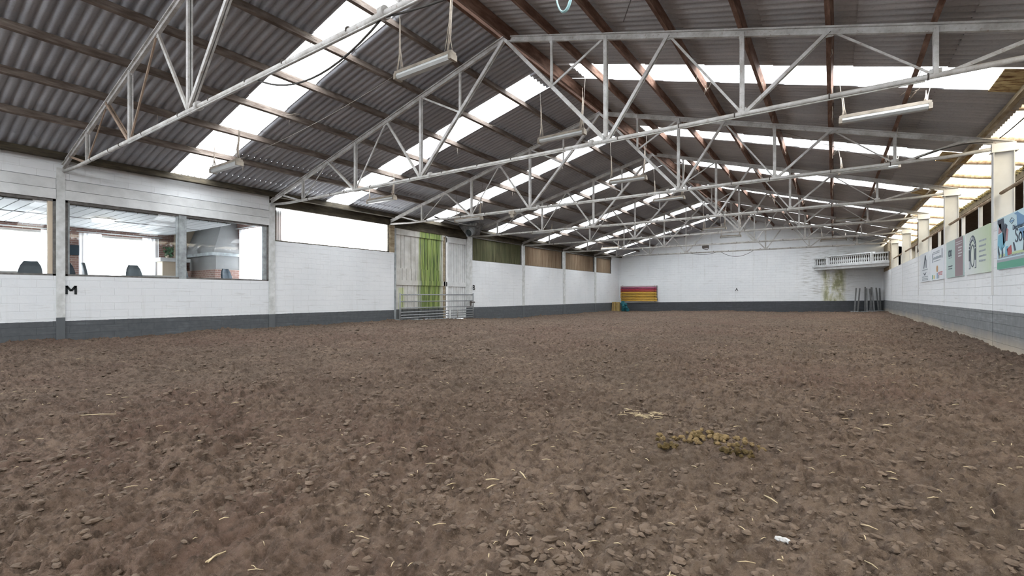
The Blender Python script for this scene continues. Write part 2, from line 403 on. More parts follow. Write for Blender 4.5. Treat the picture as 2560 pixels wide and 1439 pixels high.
# ------------------------------------------------------------------ the sand floor
def vnoise(x, y, seed):
    xi = np.floor(x).astype(np.int64); yi = np.floor(y).astype(np.int64); fx = x-xi; fy = y-yi
    def h(a, b):
        n = (a*374761393 + b*668265263 + seed*1442695041) & 0x7fffffff
        n = ((n ^ (n >> 13))*1274126177) & 0x7fffffff
        return ((n ^ (n >> 16)) & 0xffff)/65535.0
    fx = fx*fx*fx*(fx*(fx*6-15)+10); fy = fy*fy*fy*(fy*(fy*6-15)+10)
    a = h(xi, yi)*(1-fx) + h(xi+1, yi)*fx; b = h(xi, yi+1)*(1-fx) + h(xi+1, yi+1)*fx
    return a*(1-fy) + b*fy
def fbm(x, y, s, o=4, seed=1):
    r = 0; a = 1.0; tot = 0
    for i in range(o):
        r = r + a*vnoise(x*s*math.cos(i)+y*s*math.sin(i), -x*s*math.sin(i)+y*s*math.cos(i), seed+i*17); tot += a; a *= 0.55; s *= 2.03
    return r/tot
def sm(a, b, v):
    t = np.clip((v-a)/(b-a), 0, 1); return t*t*(3-2*t)
def ground_base(x, y):
    gl = -1.22 - 0.27*sm(15, 25, y); gc = -1.30 + 0*x
    g = gc + (gl-gc)*sm(-7, -15.5, x) + 0.10*sm(-4, 2.9, x)
    g = g + 0.08*sm(1.6, 2.95, x)*(0.6+0.8*vnoise(y*0.7, x*0, 5)) + 0.05*sm(-15.7, -16.6, x)*(0.3+vnoise(y*0.9, x*0, 9)) - 0.03*sm(38, 42, y)
    return g
def clods(x, y, s, seed, keep):
    """broken plates of soil: rounded cells of random height with sharp creases between them"""
    wx = x*s + 0.6*vnoise(x*s*0.9, y*s*0.9, seed+3); wy = y*s + 0.6*vnoise(x*s*0.9+9, y*s*0.9, seed+4)
    xi = np.floor(wx).astype(np.int64); yi = np.floor(wy).astype(np.int64); best = np.full(x.shape, 9.0); hh = np.zeros(x.shape)
    def h(a, b, k):
        n = (a*374761393 + b*668265263 + (seed+k)*1442695041) & 0x7fffffff
        n = ((n ^ (n >> 13))*1274126177) & 0x7fffffff
        return ((n ^ (n >> 16)) & 0xffff)/65535.0
    for i in (-1, 0, 1):
        for j in (-1, 0, 1):
            cx_ = xi+i; cy_ = yi+j; dx = cx_+h(cx_, cy_, 0)-wx; dy = cy_+h(cx_, cy_, 1)-wy
            e = 0.6+0.8*h(cx_, cy_, 2); d = dx*dx*e+dy*dy/e
            m = d < best; best = np.where(m, d, best); hh = np.where(m, h(cx_, cy_, 5), hh)
    top = np.clip(1-best*1.7, 0, 1)**0.5
    return top*np.clip((hh-keep)/(1-keep), 0, 1)
def ground_h(x, y):
    x = np.asarray(x, float); y = np.asarray(y, float)
    g = ground_base(x, y)
    g = g + (fbm(x, y, 0.55, 3, 3)-0.5)*0.10
    m = fbm(x, y, 2.6, 4, 31); g = g + (m-0.5)*0.085
    r = 1-np.abs(2*fbm(x, y, 6.5, 4, 77)-1); g = g + (r-0.75)*0.055          # hoof-torn ridges
    patch = sm(0.42, 0.60, fbm(x, y, 0.8, 3, 211))                           # churned areas between smoother hoof-pressed ones
    g = g + clods(x, y, 7.5, 301, 0.55)*0.040*(0.45+patch) + clods(x, y, 15, 331, 0.45)*0.026*(0.5+patch) + clods(x, y, 29, 361, 0.4)*0.012
    k = fbm(x, y, 14, 3, 111); g = g + np.clip(k-0.50, 0, 1)*0.10
    k2 = fbm(x, y, 34, 2, 151); g = g + np.clip(k2-0.48, 0, 1)*0.06
    return g
def steps(a, b, fine, cf, coarse, r):                    # spacing grows with distance from the finely dug area
    v = [a]
    while v[-1] < b:
        d = max(0, cf[0]-v[-1], v[-1]-cf[1]); v.append(v[-1] + min(coarse, fine + d*r))
    return np.array(v)
gx = steps(-16.62, 3.0, 0.011, (-3.6, 1.4), 0.045, 0.005)
gy = steps(-3.0, YB+0.05, 0.011, (0.9, 4.6), 0.10, 0.0055)
X, Y = np.meshgrid(gx, gy); Z = ground_h(X, Y)
nx, ny = len(gx), len(gy)
me = bpy.data.meshes.new('floor')
me.vertices.add(nx*ny); me.vertices.foreach_set('co', np.stack([X, Y, Z], -1).astype(np.float32).ravel())
ii = np.arange((ny-1)*(nx-1)); r0 = ii//(nx-1)*nx + ii % (nx-1)
q = np.stack([r0, r0+1, r0+nx+1, r0+nx], -1).astype(np.int32)
me.loops.add(q.size); me.loops.foreach_set('vertex_index', q.ravel())
me.polygons.add(len(q)); me.polygons.foreach_set('loop_start', (np.arange(len(q))*4).astype(np.int32)); me.polygons.foreach_set('loop_total', np.full(len(q), 4, np.int32))
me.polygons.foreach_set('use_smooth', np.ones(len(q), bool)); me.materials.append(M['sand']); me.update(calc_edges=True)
fl = bpy.data.objects.new('floor', me); C.objects.link(fl); fl.location = (0,0,H); fl['kind'] = 'structure'
struct('floor_apron', MB().box(-17.2, 9, -9.5, -2.95, -1.5, -1.3).box(2.9, 9, -3, YB+1, -1.6, -1.25), M['clod'])

rng = random.Random(7)
def lump(mb, c, r, squash, rg, m=0):
    n, k = 7, 4; vs = [(c[0], c[1], c[2]+r*squash)]
    ph = rg.random()*6; el = 0.6+rg.random()*0.8
    for i in range(1, k):
        th = math.pi*i/k
        for j in range(n):
            a = 2*math.pi*j/n; rr = r*(0.75+0.5*rg.random())
            dx, dy = math.sin(th)*math.cos(a)*rr*el, math.sin(th)*math.sin(a)*rr/el
            vs.append((c[0]+dx*math.cos(ph)-dy*math.sin(ph), c[1]+dx*math.sin(ph)+dy*math.cos(ph), c[2]+math.cos(th)*rr*squash))
    vs.append((c[0], c[1], c[2]-r*squash)); fs = [(0, 1+j, 1+(j+1) % n) for j in range(n)]
    for i in range(k-2):
        for j in range(n):
            a, b = 1+i*n+j, 1+i*n+(j+1) % n; fs.append((a, a+n, b+n, b))
    e = len(vs)-1; fs += [(e, e-n+(j+1) % n, e-n+j) for j in range(n)]
    mb.add(vs, fs, m, False)
pts = []
for i in range(26000):
    d = 1.6 + 20*rng.random()**1.7; a = 0.5984 + (rng.random()-0.5)*1.75
    x, y = -math.sin(a)*d, math.cos(a)*d
    if -16.3 < x < 2.7: pts.append((x, y, d))
px_ = np.array(pts); hz = ground_h(px_[:,0], px_[:,1]); pr_ = fbm(px_[:,0], px_[:,1], 0.9, 3, 400)
mb = MB()
for (x, y, d), z, pp in zip(pts, hz, pr_):
    if pp + rng.random()*0.30 < 0.57: continue
    r = (0.006 + 0.022*rng.random()**3)*(1+d*0.05)
    lump(mb, (x, y, z+r*0.1), r, 0.5, rng)
tag(one('soil_clod', mb, M['clod'], 'loose dark clods of soil strewn over the trampled arena sand', 'soil clods', kind='stuff', loc=(0,0,-1.3)), 'loose dark clods of soil strewn over the trampled arena sand', 'soil clods', kind='stuff')
def gtop(x, y):
    q_ = np.array([(x+a*0.03, y+b*0.03) for a in (-1,0,1) for b in (-1,0,1)]); return float(ground_h(q_[:,0], q_[:,1]).max())
def gz(x, y): return float(ground_h(np.array([x]), np.array([y]))[0])
def stalk(mb, x, y, ln, a, r=0.0022, lift=0.012):
    z = gtop(x, y)+lift*0.5; dx, dy = math.cos(a)*ln/2, math.sin(a)*ln/2
    mb.tube([(x-dx, y-dy, z), (x+dx*0.1, y+dy*0.1, z+0.006), (x+dx, y+dy, z+0.002)], [r, r*1.2, r*0.6], 5)
mb = MB()
for i in range(520):
    d = 1.7 + 11*rng.random()**1.5; a = 0.5984 + (rng.random()-0.5)*1.7
    x, y = -math.sin(a)*d, math.cos(a)*d
    if -16.3 < x < 2.7: stalk(mb, x, y, 0.02+0.06*rng.random()**2, rng.random()*6.3, 0.0012+0.0012*rng.random()+d*0.0001)
one('straw_litter', mb, M['straw'], 'thin bits of dry straw scattered over the brown sand', 'straw', kind='stuff', loc=(0,0,-1.3))
def straws(lst, label):
    mb = MB()
    for (x, y, ln, a) in lst: stalk(mb, x, y, ln, a, 0.0042, 0.02)
    one('straw_stalk', mb, M['straw'], label, 'straw')
straws([(-2.45,1.07,0.10,1.75),(-2.43,1.05,0.07,2.1)], 'thick pale straw stalk at the bottom edge of the photo, left of centre')
straws([(-1.86,2.50,0.09,0.5),(-1.84,2.46,0.08,1.4)], 'crossed pair of pale straws forming a small V in the central foreground')
straws([(-6.3,1.62,0.34,0.75)], 'long straw stalk lying alone on the sand at far left')
straws([(-1.70,2.62,0.13,-0.7)], 'slanting pale straw just right of the small V of straws')
straws([(-0.32,3.3,0.12,-0.8)], 'pale straw lying between the dung pile and the white stone')
mb = MB()
for i in range(60):
    a = rng.random()*6.28; r = rng.random()**0.8
    x, y = -1.62+math.cos(a)*r*0.24, 4.75+math.sin(a)*r*0.16; stalk(mb, x, y, 0.05+0.05*rng.random(), rng.random()*6.3, 0.0022, 0.015)
one('straw_tuft', mb, M['straw'], 'small scattered tuft of yellow straw behind the horse dung', 'straw', kind='stuff')
mb = MB()
for (cx, cy, sr, n_) in ((-0.60, 3.92, 0.10, 20), (-0.80, 4.22, 0.24, 60), (-1.10, 3.86, 0.07, 9), (-1.14, 4.12, 0.12, 16)):
    for i in range(n_):
        a = rng.random()*6.28; r = rng.random()**0.7*sr
        x, y = cx+math.cos(a)*r*1.4, cy+math.sin(a)*r*0.8; rr = 0.014+0.014*rng.random()
        lump(mb, (x, y, gtop(x, y)+rr*0.35+(0.03*rng.random() if sr < 0.11 else 0)), rr, 0.8, rng, 0 if (sr < 0.11 or rng.random() < 0.3) else 1)
one('horse_dung', mb, [M['dung'], M['dung_pale']], 'pile of dark and yellowish horse droppings on the sand, right of centre', 'horse dung', kind='stuff')
mb = MB(); 
for i in range(5): lump(mb, (-0.235+0.012*i, 2.74+0.01*(i % 2), gtop(-0.23, 2.74)+0.006), 0.015, 0.8, rng)
one('white_stone', mb, M['stone'], 'small whitish lump lying on the sand in the right foreground', 'stone')

# ------------------------------------------------------------------ walls
WX = XL-0.20
mb = MB()
zt = 3.52
def wl(y0, y1, z0, z1, x1=XL): mb.box(WX, x1, y0, y1, z0, z1)
wl(-9.5, 9.0, -1.8, 0.50); wl(-9.5, 9.0, 3.02, 3.56)                       # under and over the lounge windows
wl(9.0, 14.77, -1.8, 1.94)
wl(19.95, YB+0.2, -1.8, 1.93); wl(40.35, YB+0.2, 1.93, 3.5)
struct('wall_left', mb, M['wall_left'])
# thin timber plates and gap strips above the side openings
mb = MB().box(XL-0.14, XL-0.02, 9.0, YB, 3.20, 3.30).box(WX, XL-0.06, 9.0, YB+0.2, 3.22, 3.62)
struct('trim_1', mb, M['dark_timber'])
# overlapping boards above the lounge windows
k = 2
for (y0, y1) in ((-9.5, 3.42), (3.60, 8.98)):
    for (z0, z1, d) in ((2.48, 2.73, -0.035), (2.745, 3.0, -0.015)):
        mb = MB().box(XL-0.16, XL+0.005-d, y0, y1, z0, z1)
        struct('trim_%d' % k, mb, M['board_white']); k += 1
mb = MB().poly([(XL-0.25, YB, -1.8), (3.9, YB, -1.8), (3.9, YB, 3.35), (XM, YB, ZR+0.05), (XL-0.25, YB, 3.5)], (0, 1, 0), 0.2)
struct('wall_back', mb, M['wall_back'])
struct('trim_back', MB().box(XM-0.30, XM-0.18, YB-0.012, YB+0.01, -1.5, ZR), M['wall_back'])
mb = MB()
ys = [-9.5] + [Yn(n) for n in range(1, 8)] + [YB]
for a, b in zip(ys[:-1], ys[1:]):
    mb.box(XR, XR+0.12, a+0.014, b-0.014, -1.8, 1.60)
struct('wall_right', mb, M['wall_right'])
struct('wall_right_joints', MB().box(XR+0.03, XR+0.10, -9.5, YB, -1.8, 1.595), M['frame'])
struct('wall_front', MB().box(-17, 3.2, -9.7, -9.5, -1.8, 3.4), M['wall_back'])

# posts set into the left wall
post0 = one('wall_post', MB().box(XL-0.1, XL+0.03, 3.43, 3.60, -1.6, 3.30), M['concrete'], 'white wall post between the two lounge windows', 'post', 'posts in the left wall', loc=(XL, 3.5, -1.6))
post_w = M['wall_left']
def lpost(y0, y1, label, mat=None, z0=-1.7, z1=3.28):
    one('wall_post', MB().box(XL-0.1, XL+0.028, y0, y1, z0, z1), mat or M['concrete_band'], label, 'post', 'posts in the left wall')
t = NT('concrete_post_band'); co = t.coord('Generated'); z = t.sep(t.coord('Object'))[2]
c = t.mix(t.math('LESS_THAN', z, 1.02), t.mix(t.ramp(t.noise(t.coord('Object'), 5, 5), 0.35, 0.7), (0.50,0.51,0.50,1), (0.70,0.71,0.71,1)), (0.11,0.118,0.126,1))
t.base(c); t.rough(0.8); M['concrete_band'] = t.mat
post0.data.materials[0] = M['concrete_band']
lpost(8.98, 9.20, 'white wall post between the lounge window and the bright sheeted opening')
lpost(19.92, 20.38, 'broad white wall post right of the barn doors beside the letter B')
lpost(25.50, 25.78, 'white wall post between the green panel and the nearest brown panel')
lpost(31.05, 31.40, 'white wall post between the first and second brown panels')
lpost(36.62, 36.95, 'white wall post between the second brown panel and the last one')
one('timber_post', MB().box(XL-0.08, XL+0.03, 14.50, 14.77, 1.95, 3.18), M['purlin_pale'], 'rusty tan timber post right of the bright sheeted opening', 'post')
one('timber_post', MB().box(XL-0.08, XL+0.02, 14.78, 14.88, -1.4, 3.18), M['frame_pale'], 'green-tinged narrow door post left of the planked barn doors', 'post')

# the panels above the left wall
def corr_x(mb, y0, y1, z0, z1, x, pitch=0.076, amp=0.012):
    n = max(2, int((y1-y0)/pitch*6)); vs = []
    for i in range(n+1):
        y = y0+(y1-y0)*i/n; dx = amp*math.sin(2*math.pi*y/pitch)
        vs += [(x+dx, y, z0), (x+dx, y, z1)]
    mb.add(vs, [(2*i, 2*i+1, 2*i+3, 2*i+2) for i in range(n)], 0, True)
def win_frame(y0, y1, z0, z1, wd=0.05, x0=XL-0.14, x1=XL-0.01):
    return MB().box(x0, x1, y0, y0+wd, z0, z1).box(x0, x1, y1-wd, y1, z0, z1).box(x0, x1, y0, y1, z0, z0+wd).box(x0, x1, y0, y1, z1-wd, z1)
w3 = struct('window_3', win_frame(9.20, 14.50, 1.93, 3.22, 0.05), M['dark_timber'])
mb = MB(); corr_x(mb, 9.3, 14.45, 1.97, 3.19, XL-0.09)
struct('sheet', mb, M['fibreglass'], w3)
for i, (y0, y1, mt) in enumerate(((20.42, 25.45, 'panel_green'), (25.82, 31.0, 'panel_brown'), (31.44, 36.6, 'panel_brown'), (37.0, 40.3, 'panel_brown'))):
    wn = struct('window_%d' % (4+i), win_frame(y0, y1, 1.91, 3.24, 0.045), M['frame'])
    mb = MB(); corr_x(mb, y0+0.04, y1-0.04, 1.94, 3.2, XL-0.10); mb.box(XL-0.16, XL-0.14, y0, y1, 1.92, 3.24)
    struct('sheet', mb, M[mt], wn)

# the planked barn doors
rngd = random.Random(3)
def planks(mb, y0, y1, z0, z1, x, wds):
    y = y0; i = 0
    while y < y1-0.02:
        wd = min(wds[i % len(wds)], y1-y); mb.box(x-0.03, x+rngd.uniform(-0.006, 0.012), y+0.013, y+wd-0.013, z0, z1); y += wd; i += 1
d1 = struct('door_1', MB().box(XL-0.13, XL-0.09, 14.9, 18.2, -1.5, 3.0), M['frame'])
mb = MB(); planks(mb, 14.92, 18.15, 0.70, 2.80, XL-0.05, (0.30, 0.21, 0.42, 0.26, 0.34)); struct('upper_boards', mb, M['door'], d1)
mb = MB(); planks(mb, 14.92, 18.15, 0.70, 1.25, XL-0.025, (0.36, 0.26, 0.33, 0.28)); struct('middle_boards', mb, M['door'], d1)
mb = MB(); planks(mb, 14.92, 18.15, -1.45, 0.50, XL-0.05, (0.40, 0.30, 0.44, 0.28)); struct('lower_boards', mb, M['door'], d1)
struct('door_rail', MB().box(XL-0.06, XL+0.01, 14.9, 18.22, 0.47, 0.70).box(XL-0.06, XL+0.0, 14.9, 18.22, 2.80, 3.08), M['door'], d1)
struct('door_stile', MB().box(XL-0.06, XL+0.01, 18.08, 18.2, -1.45, 3.0), M['purlin_pale'], d1)
d2 = struct('door_2', MB().box(XL-0.13, XL-0.09, 18.37, 19.92, -1.5, 3.12), M['frame'])
mb = MB(); planks(mb, 18.38, 19.88, -1.45, 2.80, XL-0.06, (0.19, 0.15, 0.21)); struct('boards', mb, M['board_white'], d2)
struct('door_rail', MB().box(XL-0.07, XL-0.01, 18.37, 19.92, 0.45, 0.68).box(XL-0.07, XL-0.01, 18.37, 19.92, 2.74, 3.05), M['board_white'], d2)
struct('door_stile', MB().box(XL-0.07, XL-0.015, 18.37, 18.46, -1.45, 3.0).box(XL-0.07, XL-0.02, 19.84, 19.92, -1.45, 3.0), M['board_white'], d2)
struct('trim_head', MB().box(XL-0.12, XL+0.03, 14.8, 19.95, 3.08, 3.2), M['dark_timber'])
struct('trim_8', MB().box(XL-0.2, XL-0.13, 18.0, 18.24, -1.5, 3.1).box(XL-0.2, XL-0.13, 18.34, 18.5, -1.5, 3.1), M['board_white'])

# field gate in front of the doors
g = thing('field_gate', 'galvanised seven-bar field gate standing in front of the barn doors', 'gate', (XL+0.22, 17.5, -1.24))
gx_ = XL+0.22
def gzr(y, z): return z
for i, z in enumerate((0.02, -0.30, -0.60, -0.79, -0.93, -1.05, -1.19)):
    part('gate_rail', MB().tube([(gx_, 14.93, z), (gx_, 20.22, z+ (0.0 if i < 3 else 0.0))], 0.026, 8), M['galv'], g)
for y, z0, z1 in ((14.93, -1.24, 0.10), (20.22, -1.24, 0.10)):
    part('gate_stile', MB().tube([(gx_, y, z0), (gx_, y, z1)], 0.034, 8), M['galv'], g)
part('gate_brace', MB().tube([(gx_, 16.25, -0.79), (gx_, 16.25, 0.02)], 0.024, 8), M['galv'], g)
part('gate_brace', MB().tube([(gx_+0.02, 18.9, -1.19), (gx_+0.02, 18.9, -0.76)], 0.022, 8), M['steel'], g)
part('gate_brace', MB().box(gx_-0.02, gx_+0.04, 18.25, 18.34, -1.25, -0.72), M['steel_column'], g)
part('gate_latch', MB().box(gx_-0.02, gx_+0.05, 19.95, 20.32, -0.42, -0.36).box(gx_-0.02, gx_+0.05, 19.98, 20.02, -0.58, -0.3), M['steel_dark'], g)

# ------------------------------------------------------------------ lounge behind the windows
def pane(parent, y0, y1, z0, z1):
    struct('glass', MB().add([(XL-0.075, y0, z0), (XL-0.075, y1, z0), (XL-0.075, y1, z1), (XL-0.075, y0, z1)], [(0,1,2,3)]), M['glass'], parent)
w1 = struct('window_1', win_frame(-4.0, 3.43, 0.49, 2.48, 0.06), M['frame']); pane(w1, -3.94, 3.37, 0.55, 2.42)
w2 = struct('window_2', win_frame(3.60, 8.98, 0.49, 2.48, 0.06), M['frame']); pane(w2, 3.66, 6.20, 0.55, 2.42); pane(w2, 6.40, 8.90, 0.55, 2.42)
struct('mullion', MB().box(XL-0.13, XL+0.0, 6.20, 6.40, 0.5, 2.46), M['frame_pale'], w2)
struct('window_bead', MB().box(XL-0.12, XL-0.03, 3.66, 3.70, 0.55, 2.42).box(XL-0.12, XL-0.03, 6.15, 6.2, 0.55, 2.42).box(XL-0.12, XL-0.03, 8.80, 8.92, 0.55, 2.42), M['frame_pale'], w2)
struct('window_bead', MB().box(XL-0.12, XL-0.03, 3.28, 3.37, 0.55, 2.42), M['beige'], w1)
BX = -22.0; LY = 9.35; FZ = -0.08
mb = MB()                                                                  # far brick wall with two windows
mb.box(BX-0.3, BX, -4.5, LY, FZ, 0.55).box(BX-0.3, BX, -4.5, LY, 2.17, 3.1)
mb.box(BX-0.3, BX, 4.55, 5.25, 0.55, 2.17).box(BX-0.3, BX, 7.35, LY, 0.55, 2.17).box(BX-0.3, BX, -4.5, -1.0, 0.55, 2.17)
struct('wall_lounge_far', mb, M['brick'])
mb = MB().box(BX-0.3, -19.25, LY, LY+0.25, FZ, 3.1).box(-17.35, WX, LY, LY+0.25, FZ, 3.1).box(-19.25, -17.35, LY, LY+0.25, 2.45, 3.1).box(-19.25, -17.35, LY, LY+0.25, FZ, 0.3)
struct('wall_lounge_end', mb, M['brick'])
struct('wall_lounge_near', MB().box(BX-0.3, WX, -4.8, -4.5, FZ, 3.1), M['brick'])
struct('floor_lounge', MB().box(BX-0.3, WX, -4.5, LY+0.2, FZ-0.15, FZ), M['lounge_floor'])
mb = MB()
y = -4.5
while y < 7.8:
    mb.box(BX, WX, y+0.012, min(y+0.27, 7.8)-0.012, 2.37, 2.40); y += 0.27
struct('ceiling_lounge_batten', MB().box(BX, WX, -4.5, 7.8, 2.42, 2.5), M['plank_dark'])
y = 7.8
while y < LY: mb.box(BX, WX, y+0.006, y+0.2, 2.90, 2.94); y += 0.21
mb.box(BX, WX, 7.78, 7.8, 2.37, 2.95).box(BX, WX, 7.8, LY+0.2, 2.95, 3.1)
struct('ceiling_lounge', mb, M['lounge_ceiling'])
struct('trim_9', MB().box(-19.08, -19.02, -4.5, 7.8, 2.355, 2.372), M['hood'])
for i, (y0, y1) in enumerate(((-1.0, 4.55), (5.25, 7.35))):
    wn = struct('window_%d' % (8+i), MB().box(BX-0.2, BX-0.1, y0, y0+0.07, 0.55, 2.17).box(BX-0.2, BX-0.1, y1-0.07, y1, 0.55, 2.17).box(BX-0.2, BX-0.1, y0, y1, 0.55, 0.62).box(BX-0.2, BX-0.1, y0, y1, 2.1, 2.17), M['board_white'])
    struct('glass', MB().add([(BX-0.15, y0, 0.55), (BX-0.15, y1, 0.55), (BX-0.15, y1, 2.17), (BX-0.15, y0, 2.17)], [(0,1,2,3)]), M['glass'], wn)
    portal((BX-0.32, (y0+y1)/2, 1.36), 1.62, y1-y0, (0, -math.pi/2, 0))
portal((-18.3, LY+0.3, 1.4), 1.9, 2.1, (-math.pi/2, 0, 0))
def curtain(y0, y1, label, x=BX+0.1, along='y', zt=2.2, zb=0.0):
    n = int(abs(y1-y0)*60); vs = []
    for i in range(n+1):
        y = y0+(y1-y0)*i/n; d = 0.025*math.sin(y*50)+0.012*math.sin(y*23)
        vs += [(x+d, y, zb), (x+d, y, zt)] if along == 'y' else [(y, x+d, zb), (y, x+d, zt)]
    one('curtain', MB().add(vs, [(2*i, 2*i+1, 2*i+3, 2*i+2) for i in range(n)], 0, True), M['curtain'], label, 'curtain', 'sheer curtains in the lounge')
curtain(5.12, 5.75, 'sheer white curtain at the left side of the small lounge window')
curtain(6.95, 7.50, 'sheer white curtain at the right side of the small lounge window')
curtain(-19.2, -17.4, 'sheer curtain over the lounge end window beside the brick pier', LY-0.12, 'x', 2.55, 0.0)
curtain(4.15, 4.65, 'sheer white curtain behind the first window left of the wall post')
one('curtain_rail', MB().tube([(BX+0.12, 5.05, 2.24), (BX+0.12, 7.6, 2.24)], 0.02), M['board_white'], 'white curtain rail above the small lounge window', 'curtain rail')
one('curtain_rail', MB().tube([(-19.5, LY-0.12, 2.6), (-17.3, LY-0.12, 2.6)], 0.02), M['board_white'], 'white curtain rail over the lounge end window', 'curtain rail')
one('curtain_rail', MB().tube([(BX+0.12, -1.2, 2.24), (BX+0.12, 4.9, 2.24)], 0.02), M['board_white'], 'long white curtain rail behind the first lounge window', 'curtain rail')
lampc = thing('ceiling_lamp', 'lit square ceiling lamp glowing in the lounge behind the window', 'lamp', (-18.75, 4.95, 2.37))
part('lamp_base', MB().box(-18.98, -18.52, 4.70, 5.20, 2.35, 2.372), M['board_white'], lampc)
part('lamp_shade', MB().box(-18.95, -18.55, 4.73, 5.17, 2.26, 2.35), M['lit'], lampc)
# fireplace hood, breast board, shelf
hd = thing('fireplace', 'grey plastered fireplace hood over brick hearth in the lounge corner', 'fireplace', (-20.6, LY, FZ))
part('hood', MB().add([(-21.8,LY,2.95),(-19.7,LY,2.95),(-19.7,LY-0.5,2.95),(-21.8,LY-0.5,2.95),(-21.9,LY,1.62),(-19.3,LY,1.62),(-19.3,LY-1.0,1.62),(-21.9,LY-1.0,1.62)], [(0,1,2,3),(7,6,5,4),(0,4,5,1),(1,5,6,2),(2,6,7,3),(3,7,4,0)]), M['hood'], hd)
part('mantel_shelf', MB().box(-21.95, -19.25, LY-1.08, LY, 1.50, 1.62), M['frame_pale'], hd)
part('breast_panel', MB().box(-21.6, -19.35, LY-0.9, LY-0.05, 0.98, 1.50), M['hood'], hd)
part('hearth', MB().box(-21.9, -19.3, LY-0.95, LY, FZ, 0.98), M['brick'], hd)
one('board', MB().box(-21.9, -21.84, 8.0, 8.75, 1.5, 2.85), M['beige'], 'tall beige board leaning at the lounge corner', 'board')
one('television', MB().box(BX+0.02, BX+0.1, 4.55, 5.12, 1.40, 1.75), M['chair_blue'], 'dark television hung on the lounge brick wall beside the post', 'television')
ct = thing('bar_counter', 'pale bar counter in front of the lounge brick wall', 'counter', (-21.2, 7.6, FZ))
part('counter_top', MB().box(-21.6, -20.9, 7.2, 8.2, 1.28, 1.42), M['board_white'], ct)
part('counter_base', MB().box(-21.5, -21.0, 7.3, 8.1, FZ, 1.28), M['beige'], ct)
one('picture_frame', MB().box(-21.0, -20.95, 8.05, 8.1, 1.4, 2.05).box(-21.0, -20.97, 7.85, 8.07, 1.45, 2.0), M['frame'], 'dark framed picture standing on the bar counter', 'picture')
mb = MB(); rgp = random.Random(4)
for i in range(90):
    a, r = rgp.random()*6.28, 0.18*rgp.random(); x, y, z = -21.1+math.cos(a)*r, 7.5+math.sin(a)*r, 1.42+0.35*rgp.random()
    mb.add([(x,y,z),(x+rgp.uniform(-.07,.07),y+0.06,z+0.05),(x+rgp.uniform(-.05,.05),y+0.02,z+0.1)], [(0,1,2)])
pl = thing('potted_plant', 'green plant trailing from the bar counter in the lounge', 'plant', (-21.1, 7.5, 1.42))
part('foliage', mb, M['green_leaf'], pl); part('pot', MB().lathe((-21.1,7.5,1.42), [(0.05,0),(0.08,0.12),(0.07,0.12)]), M['beige'], pl)
# chairs with only their backs above the sill
def chair(loc, rot, label, mt):
    r = thing('lounge_chair', label, 'chair', (0,0,0), 'chairs in the lounge'); 
    vs = []; fs = []
    for i in range(6):
        zz = 0.42+0.62*i/5; wd = 0.25*(1-0.5*(i/5)**4)
        for j in range(5):
            u = -1+j/2; vs.append((u*wd, 0.22+0.05*(1-u*u)+0.10*i/5, zz))
    fs = [(i*5+j, i*5+j+1, i*5+j+6, i*5+j+5) for i in range(5) for j in range(4)]
    b = part('backrest', MB().add(vs, fs, 0, True), mt, r); md = b.modifiers.new('thick', 'SOLIDIFY'); md.thickness = 0.035
    part('seat', MB().box(-0.24, 0.24, -0.22, 0.26, 0.42, 0.48), mt, r)
    for sx in (-0.2, 0.2):
        for sy in (-0.18, 0.2): part('leg', MB().tube([(sx, sy, 0.42), (sx*1.15, sy*1.15, 0)], 0.014, 6), M['galv'], r)
    r.location = (loc[0], loc[1], FZ+H); r.rotation_euler = (0,0,rot)
def chair_at(x, y, rot, label, mt='chair_blue', up=0.25): 
    chair((x, y), rot, label, M[mt])
for a in ((-18.3, 3.2, 1.2, 'pale grey lounge chair left of the wall post, behind the first window', 'chair_grey'),
          (-18.0, 4.1, 2.0, 'dark rounded lounge chair just right of the wall post', 'chair_blue'),
          (-18.2, 5.75, 1.9, 'dark lounge chair turned sideways at the centre of the window', 'chair_grey'),
          (-18.3, 7.3, 3.1, 'square dark lounge chair right of the window mullion', 'chair_grey'),
          (-18.1, 8.5, 2.0, 'blue and brown lounge chair in front of the end curtain', 'chair_blue'),
          (-18.4, 4.75, 3.0, 'wide patterned lounge chair under the ceiling lamp', 'chair_grey'),
          (-18.3, 1.8, 2.6, 'grey lounge chair at the far left edge of the photo', 'chair_grey')):
    chair((a[0], a[1]), a[2], a[3], M[a[4]])
for y, lab in ((2.6, 'pale lounge table behind the first window'), (6.5, 'pale lounge table behind the window mullion')):
    tb = thing('lounge_table', lab, 'table', (-19.7, y, FZ)); part('table_top', MB().box(-20.2, -19.2, y-0.7, y+0.7, FZ+0.72, FZ+0.76), M['table'], tb)
    for sx in (-20.1, -19.3):
        for sy in (-0.6, 0.6): part('leg', MB().tube([(sx, y+sy, FZ), (sx, y+sy, FZ+0.72)], 0.02, 6), M['galv'], tb)
for b in bpy.data.objects:                                                # the chairs stand on the raised lounge floor
    pass

